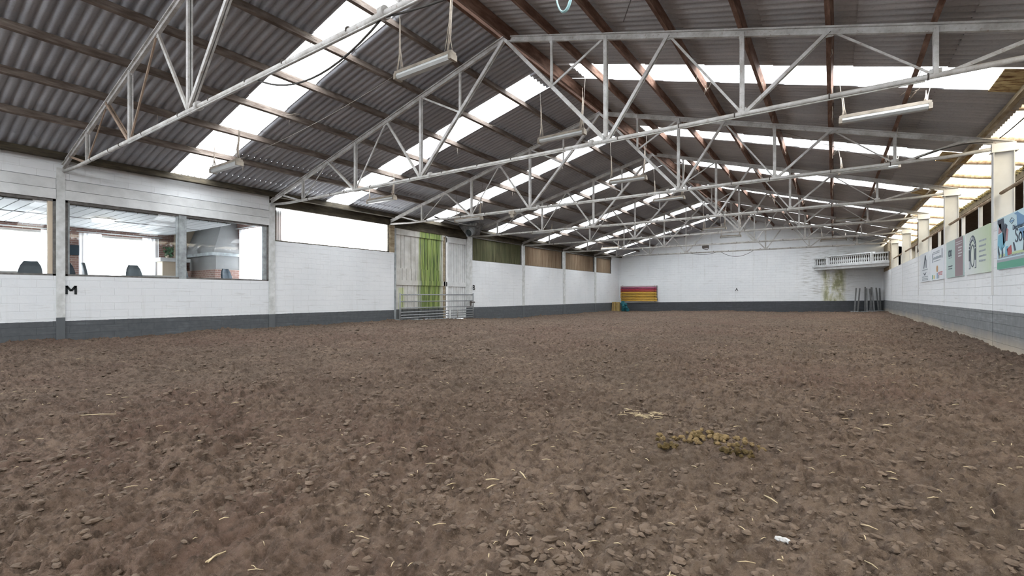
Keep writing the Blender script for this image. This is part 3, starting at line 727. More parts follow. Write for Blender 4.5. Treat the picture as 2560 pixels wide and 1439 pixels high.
# ------------------------------------------------------------------ roof
def sheet(mb, xa, xb, y0, y1, zo=0.0, pitch=0.177, amp=0.026, lap=0.02):
    n = max(2, int(round((y1-y0)/pitch*12))); s = 1 if xb > xa else -1
    xs = []; x = xa
    rows = max(1, int(round(abs(xb-xa)/1.42)))
    for r in range(rows):
        a = xa + (xb-xa)*r/rows; b = xa + (xb-xa)*(r+1)/rows
        if r < rows-1: b += s*0.12
        vs = []
        for i in range(n+1):
            y = y0+(y1-y0)*i/n; dz = amp*2.7*(1-abs(math.sin(math.pi*y/pitch))**0.65)
            vs += [(a, y, roofz(a)+dz+zo), (b, y, roofz(b)+dz+zo+lap)]
        mb.add(vs, [(2*i, 2*i+1, 2*i+3, 2*i+2) for i in range(n)], 0, True)
edges = [-9.5]
for y in SKY: edges += [y-0.49, y+0.51]
edges.append(YB+0.1)
for side, xe, nm, mt in ((-1, -17.1, 'ceiling_left', 'roof_left'), (1, 2.98, 'ceiling_right', 'roof_right')):
    mb = MB()
    for i in range(0, len(edges), 2): sheet(mb, XM+side*0.02, xe, edges[i], edges[i+1])
    if side < 0:
        for y in SKY: sheet(mb, -16.4, xe, y-0.5, y+0.52, 0.01)
    for y in SKY: sheet(mb, XM+side*0.02, XM+side*0.62, y-0.5, y+0.52, 0.01)
    struct(nm, mb, M[mt])
order = ['behind the camera', 'beside the camera', 'nearest the camera', 'second from the camera', 'third from the camera', 'fourth from the camera', 'fifth from the camera', 'sixth from the camera', 'nearest the back wall']
for y, od in zip(SKY, order):
    for side, xe, nm in ((-1, -16.5, 'left'), (1, 2.55, 'right')):
        mb = MB(); sheet(mb, XM+side*0.60, xe, y-0.55, y+0.57, 0.03)
        one('roof_skylight', mb, M['skylight'], 'bright translucent roof strip on the %s slope, %s' % (nm, od), 'skylight', 'translucent strips of the %s roof slope' % nm, loc=(0,y,3.5))
# rusty stub of sheet between skylight and right eave
rust = wood('rusty_sheet', (0.16,0.07,0.03,1), (0.62,0.50,0.26,1), (2, 30, 2), (0.42, 0.55))
for y, od in list(zip(SKY, order))[3:6]:
    mb = MB(); sheet(mb, 2.35, 2.96, y-0.5, y+0.52, -0.02, 0.076, 0.012, 0)
    one('rusty_roof_sheet', mb, rust, 'short rusty corrugated sheet at the right eave below the skylight %s' % od, 'roof sheet', 'rusty sheets at the right eave')

# purlins
def purlin(side, d, label, mt, wd=0.075, h=0.16, dz=0.0, y0=-9.5, y1=None):
    y1 = y1 or YB-0.01; x = XM + side*d; sl = SR if side > 0 else SL
    rg = random.Random(int(d*100)+side); mb = MB(); n = 46; ang = math.atan(sl)*side
    vs = []
    up = Vector((math.sin(ang), 0, math.cos(ang))); rt = Vector((math.cos(ang), 0, -math.sin(ang)))
    c0 = Vector((x, 0, roofz(x)-0.0+dz)) - up*(h/2)
    for i in range(n+1):
        y = y0+(y1-y0)*i/n; j = rg.uniform(-0.008, 0.008)
        for a, b in ((-1,-1),(1,-1),(1,1),(-1,1)):
            p = c0 + rt*(a*wd/2+j) + up*(b*h/2 if b > 0 else b*h/2*(1+rg.uniform(-0.08, 0.08))); vs.append((p.x, y, p.z))
    fs = [(3,2,1,0)]
    for i in range(n):
        for k_ in range(4):
            a, b = i*4+k_, i*4+(k_+1) % 4; fs.append((a, b, b+4, a+4))
    fs.append(tuple(n*4+k_ for k_ in range(4)))
    mb.add(vs, fs)
    one('roof_purlin', mb, mt, label, 'purlin', 'timber purlins of the %s slope' % ('right' if side > 0 else 'left'), loc=(x, 0, 3))
nth = ['first', 'second', 'third', 'fourth', 'fifth', 'sixth', 'seventh']
for i in range(1, 8):
    if i < 7: purlin(-1, aL*i+0.05, 'grey-brown timber purlin, %s down from the ridge on the left slope' % nth[i-1], M['purlin_grey'])
    else: purlin(-1, 9.95, 'dark eaves purlin above the left wall', M['dark_timber'], 0.09, 0.18)
    if i < 7: purlin(1, aR*i+0.02, 'reddish-brown timber purlin, %s down from the ridge on the right slope' % nth[i-1], M['purlin_brown'])
    else: purlin(1, 9.17, 'pale eaves purlin along the right roof edge', M['purlin_pale'], 0.08, 0.15)
purlin(1, 0.20, 'heavy brown ridge purlin at the top of the right slope', M['purlin_brown'], 0.09, 0.24)
purlin(-1, 0.16, 'dark ridge purlin at the top of the left slope', M['purlin_brown'], 0.07, 0.16)

# ------------------------------------------------------------------ trusses
ZB = 3.17; ZT = 6.02
def tt(side, k): 
    a = aR if side > 0 else aL; return (XM+side*k*a, ZT-(SR if side > 0 else SL)*k*a)
def tb(side, k): return (XM+side*k*(aR if side > 0 else aL), ZB)
y1 = Yn(1)
tr = thing('roof_truss', 'white steel roof truss nearest the camera, its ends cut off by the photo', 'truss', (XM, y1, ZB), 'white steel roof trusses')
def P3(p, dy=0): return (p[0], y1+dy, p[1])
def strut(nm, p, q, wd, double=False):
    mb = MB()
    if double:
        for s in (-1, 1): mb.bar(P3(p, s*0.025), P3(q, s*0.025), 0.03, wd, up=(1,0,0) if abs(p[0]-q[0]) < 0.01 else (0,0,1))
        mb.bar(P3(p), P3(q), 0.012, wd*0.45)
    else: mb.bar(P3(p), P3(q), wd*0.7, wd)
    part(nm, mb, M['steel'], tr)
for s in (-1, 1):
    a = aR if s > 0 else aL
    end = (XM+s*(9.62 if s > 0 else 10.2), 0); ze = ZT-(SR*9.62 if s > 0 else SL*10.2)
    mb = MB(); mb.bar((XM, y1, ZT), (end[0], y1, ze), 0.09, 0.028, off=(0, 0.05)); mb.bar((XM, y1, ZT), (end[0], y1, ze), 0.022, 0.12)
    mb.bar((XM, y1, ZT), (end[0], y1, ze), 0.06, 0.02, off=(0, -0.055))
    part('top_chord', mb, M['steel'], tr)
    N1 = ((tt(s,0)[0]+tb(s,2)[0])/2, (ZT+ZB)/2)
    strut('main_diagonal', tt(s,0), tb(s,2), 0.075, True)
    strut('post', tt(s,1), N1, 0.055); strut('diagonal_strut', tt(s,2), N1, 0.045)
    strut('post', tt(s,2), tb(s,2), 0.075, True); strut('diagonal_strut', tt(s,3), (tb(s,2)[0]+s*0.05, ZB), 0.06, s > 0)
    strut('diagonal_strut', tt(s,3), tb(s,4), 0.04); strut('post', tt(s,4), tb(s,4), 0.07, True)
    strut('diagonal_strut', tt(s,5), (tb(s,4)[0]+s*0.05, ZB), 0.055, True); strut('diagonal_strut', tt(s,5), tb(s,6), 0.03)
    strut('post', tt(s,6), tb(s,6), 0.06, True); strut('diagonal_strut', tt(s,7), tb(s,6.1), 0.055)
    for k_ in (2, 4, 6): part('gusset_plate', MB().box(tb(s,k_)[0]-0.07, tb(s,k_)[0]+0.07, y1-0.006, y1+0.006, ZB-0.02, ZB+0.10), M['steel'], tr)
    for k_ in (1, 2, 3, 4, 5): part('gusset_plate', MB().box(tt(s,k_)[0]-0.05, tt(s,k_)[0]+0.05, y1-0.006, y1+0.006, tt(s,k_)[1]-0.10, tt(s,k_)[1]), M['steel'], tr)
    mb = MB().tube([(tb(s,1.72)[0], y1, ZB), (tb(s,1.78)[0], y1, ZB)], 0.075, 12)
    part('pipe_flange', mb, M['steel'], tr)
mb = MB().tube([(XM-10.2, y1, ZB+0.06), (XM-9.0, y1, ZB), (XM, y1, ZB-0.02), (XM+8.6, y1, ZB), (XM+9.3, y1, ZB+0.05)], 0.043, 10)
mb.tube([(XM-5.5, y1-0.03, ZB-0.07), (XM+7.5, y1-0.03, ZB-0.065)], 0.012, 6)
part('bottom_chord', mb, M['steel'], tr)
mb = MB()
rg = random.Random(2)
for i in range(14):
    x = XM-8.5+17*(i+rg.random()*0.5)/14; mb.tube([(x, y1, ZB), (x+0.02, y1, ZB)], 0.052, 10)
part('cable_ties', mb, M['steel_dark'], tr)
labels = {2: 'white steel roof truss second from the camera, with its ridge at the photo top centre', 3: 'white steel roof truss third from the camera, landing on the tall near column',
          4: 'white steel roof truss fourth from the camera', 5: 'white steel roof truss fifth from the camera', 6: 'white steel roof truss sixth from the camera',
          7: 'white steel roof truss nearest the back wall, its bottom pipe across the white gable'}
for n in range(2, 8): dup(tr, (XM, Yn(n), ZB), labels[n])
rusty = plain('rust_brown_steel', (0.34,0.25,0.19,1), 0.8, 0.2, 6)
for o in tr.children:                                    # two struts of the nearest truss have lost their white paint
    if o.name.startswith('diagonal_strut'):
        xs_ = [v.co.x for v in o.data.vertices]
        if max(xs_) < -5.3 or (-5.8 < min(xs_) < -5.2 and max(xs_) < -3.9):
            o.material_slots[0].link = 'OBJECT'; o.material_slots[0].material = rusty; o['label'] = 'rust-brown strut'

# ------------------------------------------------------------------ right side: columns, rail, lean-to
yc = Yn(3)
cl = thing('steel_column', 'large white steel column on the right wall, nearest in view', 'column', (3.06, yc, 1.6), 'white columns on the right wall')
part('web', MB().box(2.92, 3.22, yc-0.006, yc+0.006, 0.0, 3.12), M['steel_column'], cl)
for x in (2.905, 3.222): part('flange', MB().box(x-0.008, x+0.008, yc-0.09, yc+0.09, 0.0, 3.12), M['steel_column'], cl)
part('cap_plate', MB().box(2.86, 3.29, yc-0.10, yc+0.10, 3.12, 3.14).box(2.88, 3.26, yc-0.05, yc+0.05, 3.14, 3.32), M['steel_column'], cl)
colab = {2: 'white steel column outside the photo, beside the camera', 4: 'white steel column second in view, above the green and purple sign', 5: 'tan-tinged white column third in view, with a hook hanging beside it',
         6: 'narrow cream column fourth in view on the right wall', 7: 'last and smallest cream column near the back right corner'}
for n in (2, 4, 5, 6, 7):
    c_ = dup(cl, (3.06, Yn(n), 1.6), colab[n])
hr = thing('handrail', 'round wooden handrail on thin white posts along the top of the right wall', 'handrail', (3.1, 20, 1.6))
for n in range(1, 7):
    part('rail', MB().tube([(3.02, Yn(n)+0.02, 2.22), (3.02, Yn(n+1)-0.08, 2.22)], 0.035, 8), M['log'], hr)
for n in range(2, 7):
    for f_ in (0.32, 0.66) if n > 2 else (0.36, 0.7):
        yy = Yn(n)+L*f_; part('rail_post', MB().box(3.0, 3.07, yy-0.035, yy+0.035, 1.5, 2.22), M['steel_column'], hr)
one('hook_strap', MB().tube([(2.86, Yn(5)-0.15, 3.0), (2.86, Yn(5)-0.1, 2.6), (2.86, Yn(5)-0.25, 2.28), (2.86, Yn(5)-0.17, 1.95), (2.86, Yn(5)-0.33, 1.78), (2.86, Yn(5)-0.06, 1.76), (2.86, Yn(5)-0.19, 2.0)], 0.013, 6).tube([(2.85, Yn(5)-0.18, 3.0), (2.85, Yn(5)-0.22, 2.3)], 0.01, 6),
    M['steel_dark'], 'dark strap with a triangular hook hanging on the third column in view', 'hook')
def lz(x): return 3.72-0.20*(x-2.8)
mb = MB(); n = int((YB+9.5)/0.076*5)
vs = []
for i in range(n+1):
    y = -9.5+(YB+9.5)*i/n; d = 0.010*math.sin(2*math.pi*y/0.076); vs += [(2.82, y, lz(2.82)+d+0.07), (4.42, y, lz(4.42)+d+0.07)]
mb.add(vs, [(2*i, 2*i+1, 2*i+3, 2*i+2) for i in range(n)], 0, True)
struct('ceiling_side_aisle', mb, M['leanto'])
rf = ['nearest in view', 'second in view', 'third in view', 'fourth in view', 'fifth in view', 'sixth in view', 'seventh in view', 'eighth in view', 'ninth in view', 'tenth in view', 'eleventh in view', 'farthest in view']
for i, y in enumerate((13.2, 15.4, 17.8, 19.5, 21.0, 23.2, 25.4, 28.2, 30.6, 33.2, 36.0, 39.2)):
    rr = random.Random(i); k_ = rr.uniform(-0.03, 0.03)
    one('pole_rafter', MB().tube([(2.86, y, lz(2.86)-0.02), (3.6, y+0.03, lz(3.6)-0.02+k_), (4.35, y+k_, lz(4.35)-0.01)], [0.062, 0.058, 0.052], 10), M['log'] if i != 3 else M['purlin_pale'],
        'round wooden rafter pole under the cream side roof, %s' % rf[i], 'rafter', 'round rafter poles of the side roof')
bm_ = thing('eaves_beam', 'dark mossy beam along the outer edge of the cream side roof', 'beam', (4.3, 15, 3.2))
part('beam', MB().box(4.22, 4.38, -9.5, YB, 3.18, 3.36), M['dark_timber'], bm_)
mb = MB(); rg = random.Random(9); y = -9
while y < YB:
    mb.box(4.15, 4.3+rg.random()*0.1, y, y+0.12, 3.36, 3.42+rg.random()*0.03); y += 0.2+rg.random()*0.15
part('mossy_sheet_ends', mb, wood('moss', (0.06,0.05,0.02,1), (0.24,0.20,0.10,1)), bm_)
struct('wall_outer', MB().box(6.8, 6.95, -9.5, YB+0.2, -1.6, 3.3), M['plank_dark'])
struct('ceiling_outer', MB().add([(4.3,-9.5,3.36),(6.95,-9.5,2.9),(6.95,YB+0.2,2.9),(4.3,YB+0.2,3.36)], [(0,1,2,3)]), M['plank_dark'])
struct('wall_outer_end', MB().box(3.1, 6.95, YB, YB+0.2, -1.6, 3.7), M['board_white'])
struct('wall_outer_front', MB().box(3.1, 6.95, -9.7, -9.5, -1.6, 3.7), M['plank_dark'])
# stable fittings glimpsed over the wall
struct('trim_10', MB().box(2.92, 3.05, 37.2, YB, 1.6, 3.45), M['purlin_pale'])
for i, y in enumerate((16.5, 21.0, 27.0)):
    st = thing('stable_partition', 'dim timber stable partition glimpsed over the right wall, %s' % ('nearest', 'middle', 'farthest')[i], 'partition', (5.2, y, -1.25), 'stable partitions behind the right wall')
    part('boards', MB().box(4.3, 6.8, y, y+0.06, -1.25, 2.1), M['log'] if i == 0 else M['purlin_pale'], st)
    part('top_rail', MB().tube([(4.3, y, 2.15), (6.8, y, 2.15)], 0.05), M['purlin_brown'], st)
    part('corner_post', MB().box(4.24, 4.36, y-0.06, y+0.06, -1.25, 3.2), M['log'], st)

# ------------------------------------------------------------------ sign boards on the right wall
sx = XR-0.02
def flat(name, col, parent, y0, y1, z0, z1, d=0.006, label=None):
    return part(name, MB().box(sx-0.012-d, sx-0.008, min(y0,y1), max(y0,y1), z0, z1), col, parent, label)
S = {k_: plain('print_'+k_, c_, 0.45, 0.0, 5) for k_, c_ in dict(white=(0.70,0.74,0.78,1), navy=(0.05,0.07,0.10,1), mint=(0.44,0.56,0.54,1), plum=(0.26,0.19,0.21,1), green=(0.10,0.34,0.24,1),
     sky=(0.52,0.68,0.74,1), blue=(0.14,0.28,0.46,1), cyan=(0.16,0.42,0.56,1), red=(0.42,0.09,0.10,1), grey=(0.32,0.36,0.40,1), lime=(0.46,0.58,0.34,1), orange=(0.50,0.28,0.13,1), yellow=(0.6,0.5,0.15,1), pink=(0.45,0.25,0.27,1), pale=(0.62,0.62,0.64,1)).items()}
t = NT('sign_cream_green'); co = t.coord(); y_ = t.sep(co)[1]; z_ = t.sep(co)[2]
t.base(t.mix(t.ramp(t.math('DIVIDE', t.math('ADD', t.math('SUBTRACT', z_, y_), 1.1), 3.3), 0.15, 0.9), (0.66,0.70,0.70,1), (0.50,0.60,0.42,1))); t.rough(0.45); S['cream'] = t.mat
def board(name, label, y0, y1, z0, z1, mat):
    g_ = thing(name, label, 'sign', (sx, (y0+y1)/2, z0), 'sign boards on the right wall')
    part('panel', MB().box(sx-0.012, sx+0.02, y0, y1, z0, z1), mat, g_); return g_
def lines(g_, ys, z, h, mat, wd):
    """a row of small unreadable words"""
    rg = random.Random(int(ys*10+z*100)); y = ys+wd/2; mb = MB()
    while y > ys-wd/2+0.05:
        l = 0.04+0.05*rg.random(); mb.box(sx-0.016, sx-0.01, y-l, y, z, z+h*(0.75+0.25*rg.random())); y -= l+0.018
    part('small_print', mb, mat, g_)
def dots(g_, mb, mat, nm='emblem'): part(nm, mb, mat, g_)
def ring(mb, yc_, zc, ry, rz, wd, a0=0, a1=2*math.pi, n=36):
    vs = []
    for i in range(n+1):
        a = a0+(a1-a0)*i/n
        for k_ in (1, -1): vs += [(sx-0.018, yc_+math.cos(a)*(ry+k_*wd/2), zc+math.sin(a)*(rz+k_*wd/2)), (sx-0.011, yc_+math.cos(a)*(ry+k_*wd/2), zc+math.sin(a)*(rz+k_*wd/2))]
    fs = []
    for i in range(n): b = 4*i; fs += [(b, b+2, b+6, b+4), (b, b+4, b+5, b+1), (b+2, b+3, b+7, b+6)]
    mb.add(vs, fs)
def pg(mb, pts): mb.poly([(sx-0.018, y, z) for y, z in pts], (1, 0, 0), 0.008)
# 1: white board with the spread-leg emblem
b1 = board('sign_board', 'white sign board with a dark compass-like emblem, farthest of the five signs', 22.6, 24.75, 0.51, 1.60, S['white'])
mb = MB(); pg(mb, [(23.95,1.02),(23.60,1.50),(23.45,1.50),(23.40,1.38),(23.60,1.30),(23.80,1.02)]); pg(mb, [(23.5,1.50),(23.30,1.30),(23.28,1.02),(23.40,1.02),(23.45,1.34)])
pg(mb, [(24.0,0.86),(23.65,0.80),(23.3,0.86),(23.5,0.78),(23.65,0.74),(23.8,0.78)]); dots(b1, mb, S['navy'])
for z in (0.94, 0.68, 0.61, 0.56): lines(b1, 23.6, z, 0.035, S['grey'], 1.3)
# 2: white board with heading and small pictures
b2 = board('sign_board', 'white sign board with grey heading and small coloured pictures, second farthest sign', 20.0, 22.25, 0.51, 1.60, S['white'])
for z in (1.45, 1.40): lines(b2, 21.2, z, 0.03, S['grey'], 1.2)
lines(b2, 21.1, 1.22, 0.09, S['grey'], 1.6); lines(b2, 21.1, 1.14, 0.03, S['grey'], 1.2)
mb = MB(); mb.box(sx-0.018, sx-0.01, 20.15, 20.22, 1.2, 1.5).box(sx-0.018, sx-0.01, 21.85, 21.92, 1.12, 1.45); dots(b2, mb, S['navy'], 'pen_picture')
mb = MB(); ring(mb, 21.05, 0.88, 0.10, 0.06, 0.10); dots(b2, mb, S['orange'], 'flame_picture')
flat('figure_picture', S['green'], b2, 21.85, 21.98, 0.55, 0.70); flat('figure_picture', S['yellow'], b2, 21.55, 21.72, 0.56, 0.68); flat('figure_picture', S['blue'], b2, 20.98, 21.1, 0.55, 0.74); flat('figure_picture', S['navy'], b2, 20.72, 20.78, 0.55, 0.66)
for z in (0.70, 0.66, 0.74): lines(b2, 20.5, z, 0.025, S['red'], 0.7)
# 3: mint and plum
b3 = board('sign_board', 'mint green sign board with a plum side panel, middle of the five signs', 17.25, 19.5, 0.52, 1.60, S['mint'])
flat('side_panel', S['plum'], b3, 17.26, 18.25, 0.53, 1.59, 0.002, 'plum coloured right half of the sign')
mb = MB()
for yy in (18.95, 18.78, 19.1): ring(mb, yy, 1.24, 0.07, 0.085, 0.03)
dots(b3, mb, S['navy']); lines(b3, 18.9, 1.09, 0.03, S['grey'], 0.5)
for z in (0.84, 0.77): lines(b3, 18.9, z, 0.03, S['navy'], 0.6)
for z in (1.47, 1.41): lines(b3, 17.75, z, 0.022, S['pale'], 0.8)
for z in (1.30, 1.22, 1.14, 1.06): lines(b3, 17.6, z, 0.04, S['pale'], 0.45)
# 4: horseshoe arch
b4 = board('sign_board', 'cream and green sign board with a large dark horseshoe arch, second nearest sign', 14.65, 16.95, 0.52, 1.60, S['cream'])
mb = MB(); ring(mb, 16.2, 1.12, 0.30, 0.30, 0.13, 0, math.pi)
mb.box(sx-0.018, sx-0.011, 15.835, 15.965, 0.66, 1.13).box(sx-0.018, sx-0.011, 16.435, 16.565, 0.66, 1.13); dots(b4, mb, S['navy'], 'horseshoe')
mb = MB(); ring(mb, 16.2, 0.98, 0.185, 0.27, 0.03); dots(b4, mb, S['navy'], 'oval')
mb = MB().box(sx-0.022, sx-0.017, 15.865, 15.935, 0.68, 0.86).box(sx-0.022, sx-0.017, 16.465, 16.535, 0.68, 0.86)
for i in range(11):
    a = math.pi*(0.04+0.92*i/10); mb.bar((sx-0.02, 16.2+math.cos(a)*0.265, 1.12+math.sin(a)*0.265), (sx-0.02, 16.2+math.cos(a)*0.335, 1.12+math.sin(a)*0.335), 0.006, 0.022)
dots(b4, mb, S['white'], 'arch_lettering')
for z in (1.26, 1.14, 1.02, 0.90, 0.79): lines(b4, 15.25, z, 0.045, S['grey'], 0.62)
# 5: veterinary banner
b5 = board('sign_board', 'picture sign board with figures and the word Sonn, nearest sign at the right edge', 9.6, 14.05, 0.53, 1.60, S['sky'])
flat('green_strip', S['green'], b5, 9.62, 14.03, 0.54, 0.68); flat('grey_strip', S['grey'], b5, 9.62, 14.03, 0.68, 0.735)
lines(b5, 12.6, 0.76, 0.035, S['grey'], 2.7); lines(b5, 12.6, 0.69, 0.03, S['pale'], 2.7)
mb = MB(); pg(mb, [(12.9,1.56),(12.75,1.52),(12.72,1.30),(12.4,1.30),(12.1,1.30),(12.2,1.40),(12.5,1.50),(12.72,1.58)]); pg(mb, [(12.65,1.24),(12.4,1.05),(11.6,1.05),(11.6,1.24)]); dots(b5, mb, S['blue'], 'dog_silhouette')
mb = MB(); pg(mb, [(14.0,1.57),(13.6,1.57),(13.55,1.4),(13.7,1.3),(14.0,1.5)]); pg(mb, [(13.5,1.45),(13.35,1.40),(13.45,1.1),(13.6,1.0),(13.65,1.3)]); pg(mb, [(13.98,1.05),(13.85,0.84),(13.9,0.76),(13.98,0.9)]); pg(mb, [(13.7,1.05),(13.6,0.8),(13.72,0.76)]); dots(b5, mb, S['navy'], 'trousers_picture')
mb = MB(); pg(mb, [(13.95,1.25),(13.6,1.28),(13.5,1.0),(13.75,0.92),(14.0,1.05)]); pg(mb, [(13.45,0.98),(13.3,0.98),(13.32,0.78),(13.48,0.78)]); dots(b5, mb, S['cyan'], 'shirt_picture')
mb = MB(); pg(mb, [(13.9,1.48),(13.75,1.48),(13.72,1.3),(13.95,1.28)]); pg(mb, [(13.42,1.36),(13.28,1.3),(13.35,1.08),(13.45,1.1)]); dots(b5, mb, S['pink'], 'face_picture')
mb = MB(); pg(mb, [(13.35,0.92),(13.1,0.98),(13.05,0.80),(13.3,0.79)]); dots(b5, mb, S['red'], 'hen_picture')
mb = MB().box(sx-0.016, sx-0.01, 12.0, 13.9, 0.79, 0.84); dots(b5, mb, S['lime'], 'grass_picture')
mb = MB(); pg(mb, [(12.35,1.0),(12.25,1.02),(12.15,0.95),(12.1,0.82),(12.4,0.82)]); pg(mb, [(12.98,1.02),(12.92,1.02),(12.8,0.85),(12.9,0.85)]); dots(b5, mb, S['navy'], 'cat_picture')
mb = MB(); ring(mb, 13.05, 1.45, 0.15, 0.06, 0.006, 0, 6.283, 4); dots(b5, mb, S['navy'], 'stamp'); lines(b5, 13.05, 1.43, 0.03, S['blue'], 0.2)
text('Dierenartsen', 0.14, (sx-0.016, 12.55, 1.30), '-X', S['navy'], b5, 'lettering', 1.2, 0.002)
text('Sonn', 0.38, (sx-0.016, 12.42, 1.12), '-X', S['navy'], b5, 'lettering', 1.15, 0.002)

# ------------------------------------------------------------------ letters on the walls
for ch, loc, fc, sz, lab in (('B', (XL+0.012, 20.53, 0.41), '+X', 0.40, 'black riding letter B beside the barn doors'),
                             ('F', (XL+0.02, 36.75, 0.42), '+X', 0.36, 'tiny black riding letter on the far left wall post'),
                             ('A', (-6.52, YB-0.012, 0.44), '-Y', 0.34, 'black riding letter A in the middle of the back wall')):
    o = text(ch, sz, loc, fc, M['black'], None, 'riding_letter', 1.0, 0.006, 0.002)
    tag(o, lab, 'letter')

mb = MB(); mx = XL+0.004
for y0_, y1_, z0_, z1_ in ((3.63, 3.63, 0.02, 0.25), (3.81, 3.81, 0.02, 0.25), (3.63, 3.72, 0.24, 0.11), (3.81, 3.72, 0.24, 0.11)):
    mb.bar((mx, y0_, z0_), (mx, y1_, z1_), 0.012, 0.05, up=(0,1,0))
one('riding_letter', mb, M['black'], 'black riding letter M under the lounge window', 'letter')
# ------------------------------------------------------------------ balcony in the back right corner
A = Vector((-1.2, YB-0.02, 0)); B = Vector((XR-0.0, 37.95, 0)); dv = (B-A); nv = Vector((-dv.y, dv.x, 0)).normalized()*-1
bal = thing('balcony', 'white corner balcony with stone balustrade on the back right wall', 'balcony', (1.5, 40.5, 1.85))
white_stone = plain('white_painted_stone', (0.62,0.635,0.64,1), 0.7, 0.12, 5)
part('slab', MB().poly([(A.x, A.y, 1.86), (B.x, B.y, 1.86), (XR, YB, 1.86)][::-1], (0,0,1), 0.18).poly([(A.x-0.12, A.y, 2.04), (B.x, B.y-0.1, 2.04), (XR, YB, 2.04)][::-1], (0,0,1), 0.10), white_stone, bal)
def AL(t_, z, o=0.0): p = A+dv*t_+nv*o; return (p.x, p.y, z)
for t0, t1_, zt_ in ((0, 0.165, 2.70), (0.165, 0.815, 2.80), (0.815, 1.0, 2.72)):
    part('handrail_coping', MB().bar(AL(t0, zt_, -0.06), AL(t1_, zt_, -0.06), 0.20, 0.08), white_stone, bal)
part('plinth', MB().bar(AL(0, 2.18, -0.06), AL(1, 2.18, -0.06), 0.18, 0.08), white_stone, bal)
part('gap_darkening_board', MB().bar(AL(0.01, 2.18, -0.22), AL(0.99, 2.18, -0.22), 0.02, 0.02).poly([AL(0.03, 2.16, -0.22), AL(0.97, 2.16, -0.22), AL(0.97, 2.68, -0.22), AL(0.03, 2.68, -0.22)], (nv.x, nv.y, 0), 0.015), M['dark_timber'], bal, 'added dark boards that darken the gaps between the balusters')  # dark sheet added so the gaps between balusters read as shaded
for t_ in (0.19, 0.79): part('pedestal', MB().bar(AL(t_, 2.14, -0.06), AL(t_, 2.78, -0.06), 0.24, 0.2), white_stone, bal)
prof = [(0.055,0),(0.055,0.04),(0.03,0.06),(0.05,0.13),(0.062,0.20),(0.05,0.27),(0.028,0.33),(0.04,0.36),(0.028,0.39),(0.042,0.44),(0.05,0.48),(0.05,0.54)]
tp_ = [0.012+0.033*i for i in range(5)] + [0.228+0.0276*i for i in range(20)] + [0.835+0.029*i for i in range(6)]
for t_ in tp_: part('baluster', MB().lathe(AL(t_, 2.21, -0.06), prof, 10), white_stone, bal)

# ------------------------------------------------------------------ poles, blocks, stands by the back wall
cols = [(0.62,0.50,0.52,1), (0.46,0.14,0.24,1), (0.42,0.05,0.085,1), (0.40,0.075,0.055,1)] + [(0.62,0.38,0.07,1)]*6
names = ['pale pink jump pole at the top of the wall rack', 'magenta jump pole, second from the top of the wall rack', 'crimson jump pole, third from the top of the wall rack', 'brick-red jump pole, fourth from the top of the wall rack'] + \
        ['yellow jump pole, %s yellow one from the top of the wall rack' % s_ for s_ in ('first', 'second', 'third', 'fourth', 'fifth')] + ['yellow jump pole at the bottom of the wall rack']
for i, (c_, nm) in enumerate(zip(cols, names)):
    z = 0.80-0.143*i; sh = 0.04 if i > 7 else 0
    g_ = thing('jump_pole', nm, 'jump pole', (-14.7, YB-0.12, z), 'jump poles racked on the back wall')
    mt = plain('pole_paint_%d' % i, c_, 0.4, 0.05, 3)
    part('pole', MB().tube([(-16.35+sh, YB-0.13, z), (-13.0+sh, YB-0.13, z)], 0.062, 12), mt, g_)
    part('end_cap', MB().tube([(-13.0+sh, YB-0.13, z), (-12.96+sh, YB-0.13, z)], 0.064, 12), M['pvc_grey'], g_)
rk = thing('pole_rack', 'dark bracket rack holding the coloured jump poles on the back wall', 'rack', (-14.7, YB, -0.6))
for x in (-16.2, -13.2):
    part('bracket', MB().box(x-0.02, x+0.02, YB-0.03, YB, -0.6, 0.9), M['steel_dark'], rk)
    for i in range(10): part('hook', MB().box(x-0.02, x+0.02, YB-0.20, YB, 0.80-0.143*i-0.078, 0.80-0.143*i-0.062), M['steel_dark'], rk)
def tapered(mb, x0, x1, y0, y1, z0, z1, tp):
    mb.add([(x0,y0,z0),(x1,y0,z0),(x1,y1,z0),(x0,y1,z0),(x0+tp,y0+tp*.5,z1),(x1-tp,y0+tp*.5,z1),(x1-tp,y1-tp*.5,z1),(x0+tp,y1-tp*.5,z1)], [(0,3,2,1),(4,5,6,7),(0,1,5,4),(1,2,6,5),(2,3,7,6),(3,0,4,7)])
tan = plain('tan_yellow_foam', (0.50,0.36,0.14,1), 0.7, 0.15, 4); teal = plain('teal_plastic', (0.02,0.14,0.17,1), 0.6, 0.25, 4)
gb = gz(-16.2, 40.2)
for x, lab, dl in ((-16.38, 'tan cavaletti block in the far left corner, left one of two', 0), (-16.02, 'tan cavaletti block in the far left corner, right one touching the teal bundle', 0.05)):
    g_ = thing('jump_block', lab, 'block', (x, 40.4, gb), 'tan blocks in the far left corner')
    mb = MB(); tapered(mb, x-0.16, x+0.17, 40.2, 40.6, gb, gb+0.83, 0.05); part('body', mb, tan, g_)
    part('groove', MB().box(x-0.02, x+0.02, 40.19, 40.215, gb+0.05, gb+0.75), M['purlin_brown'], g_)
mb = MB(); rg = random.Random(12)
for (x, z, r) in ((-15.62,0.72,0.2),(-15.55,0.5,0.24),(-15.5,0.3,0.2),(-15.3,0.3,0.17),(-15.6,0.12,0.16),(-15.2,0.14,0.15),(-15.42,0.62,0.14)): lump(mb, (x, 40.6, gb+z), r, 1.1, rg)
one('teal_bundle', mb, teal, 'crumpled teal plastic bundle beside the tan blocks below the poles', 'plastic bundle')
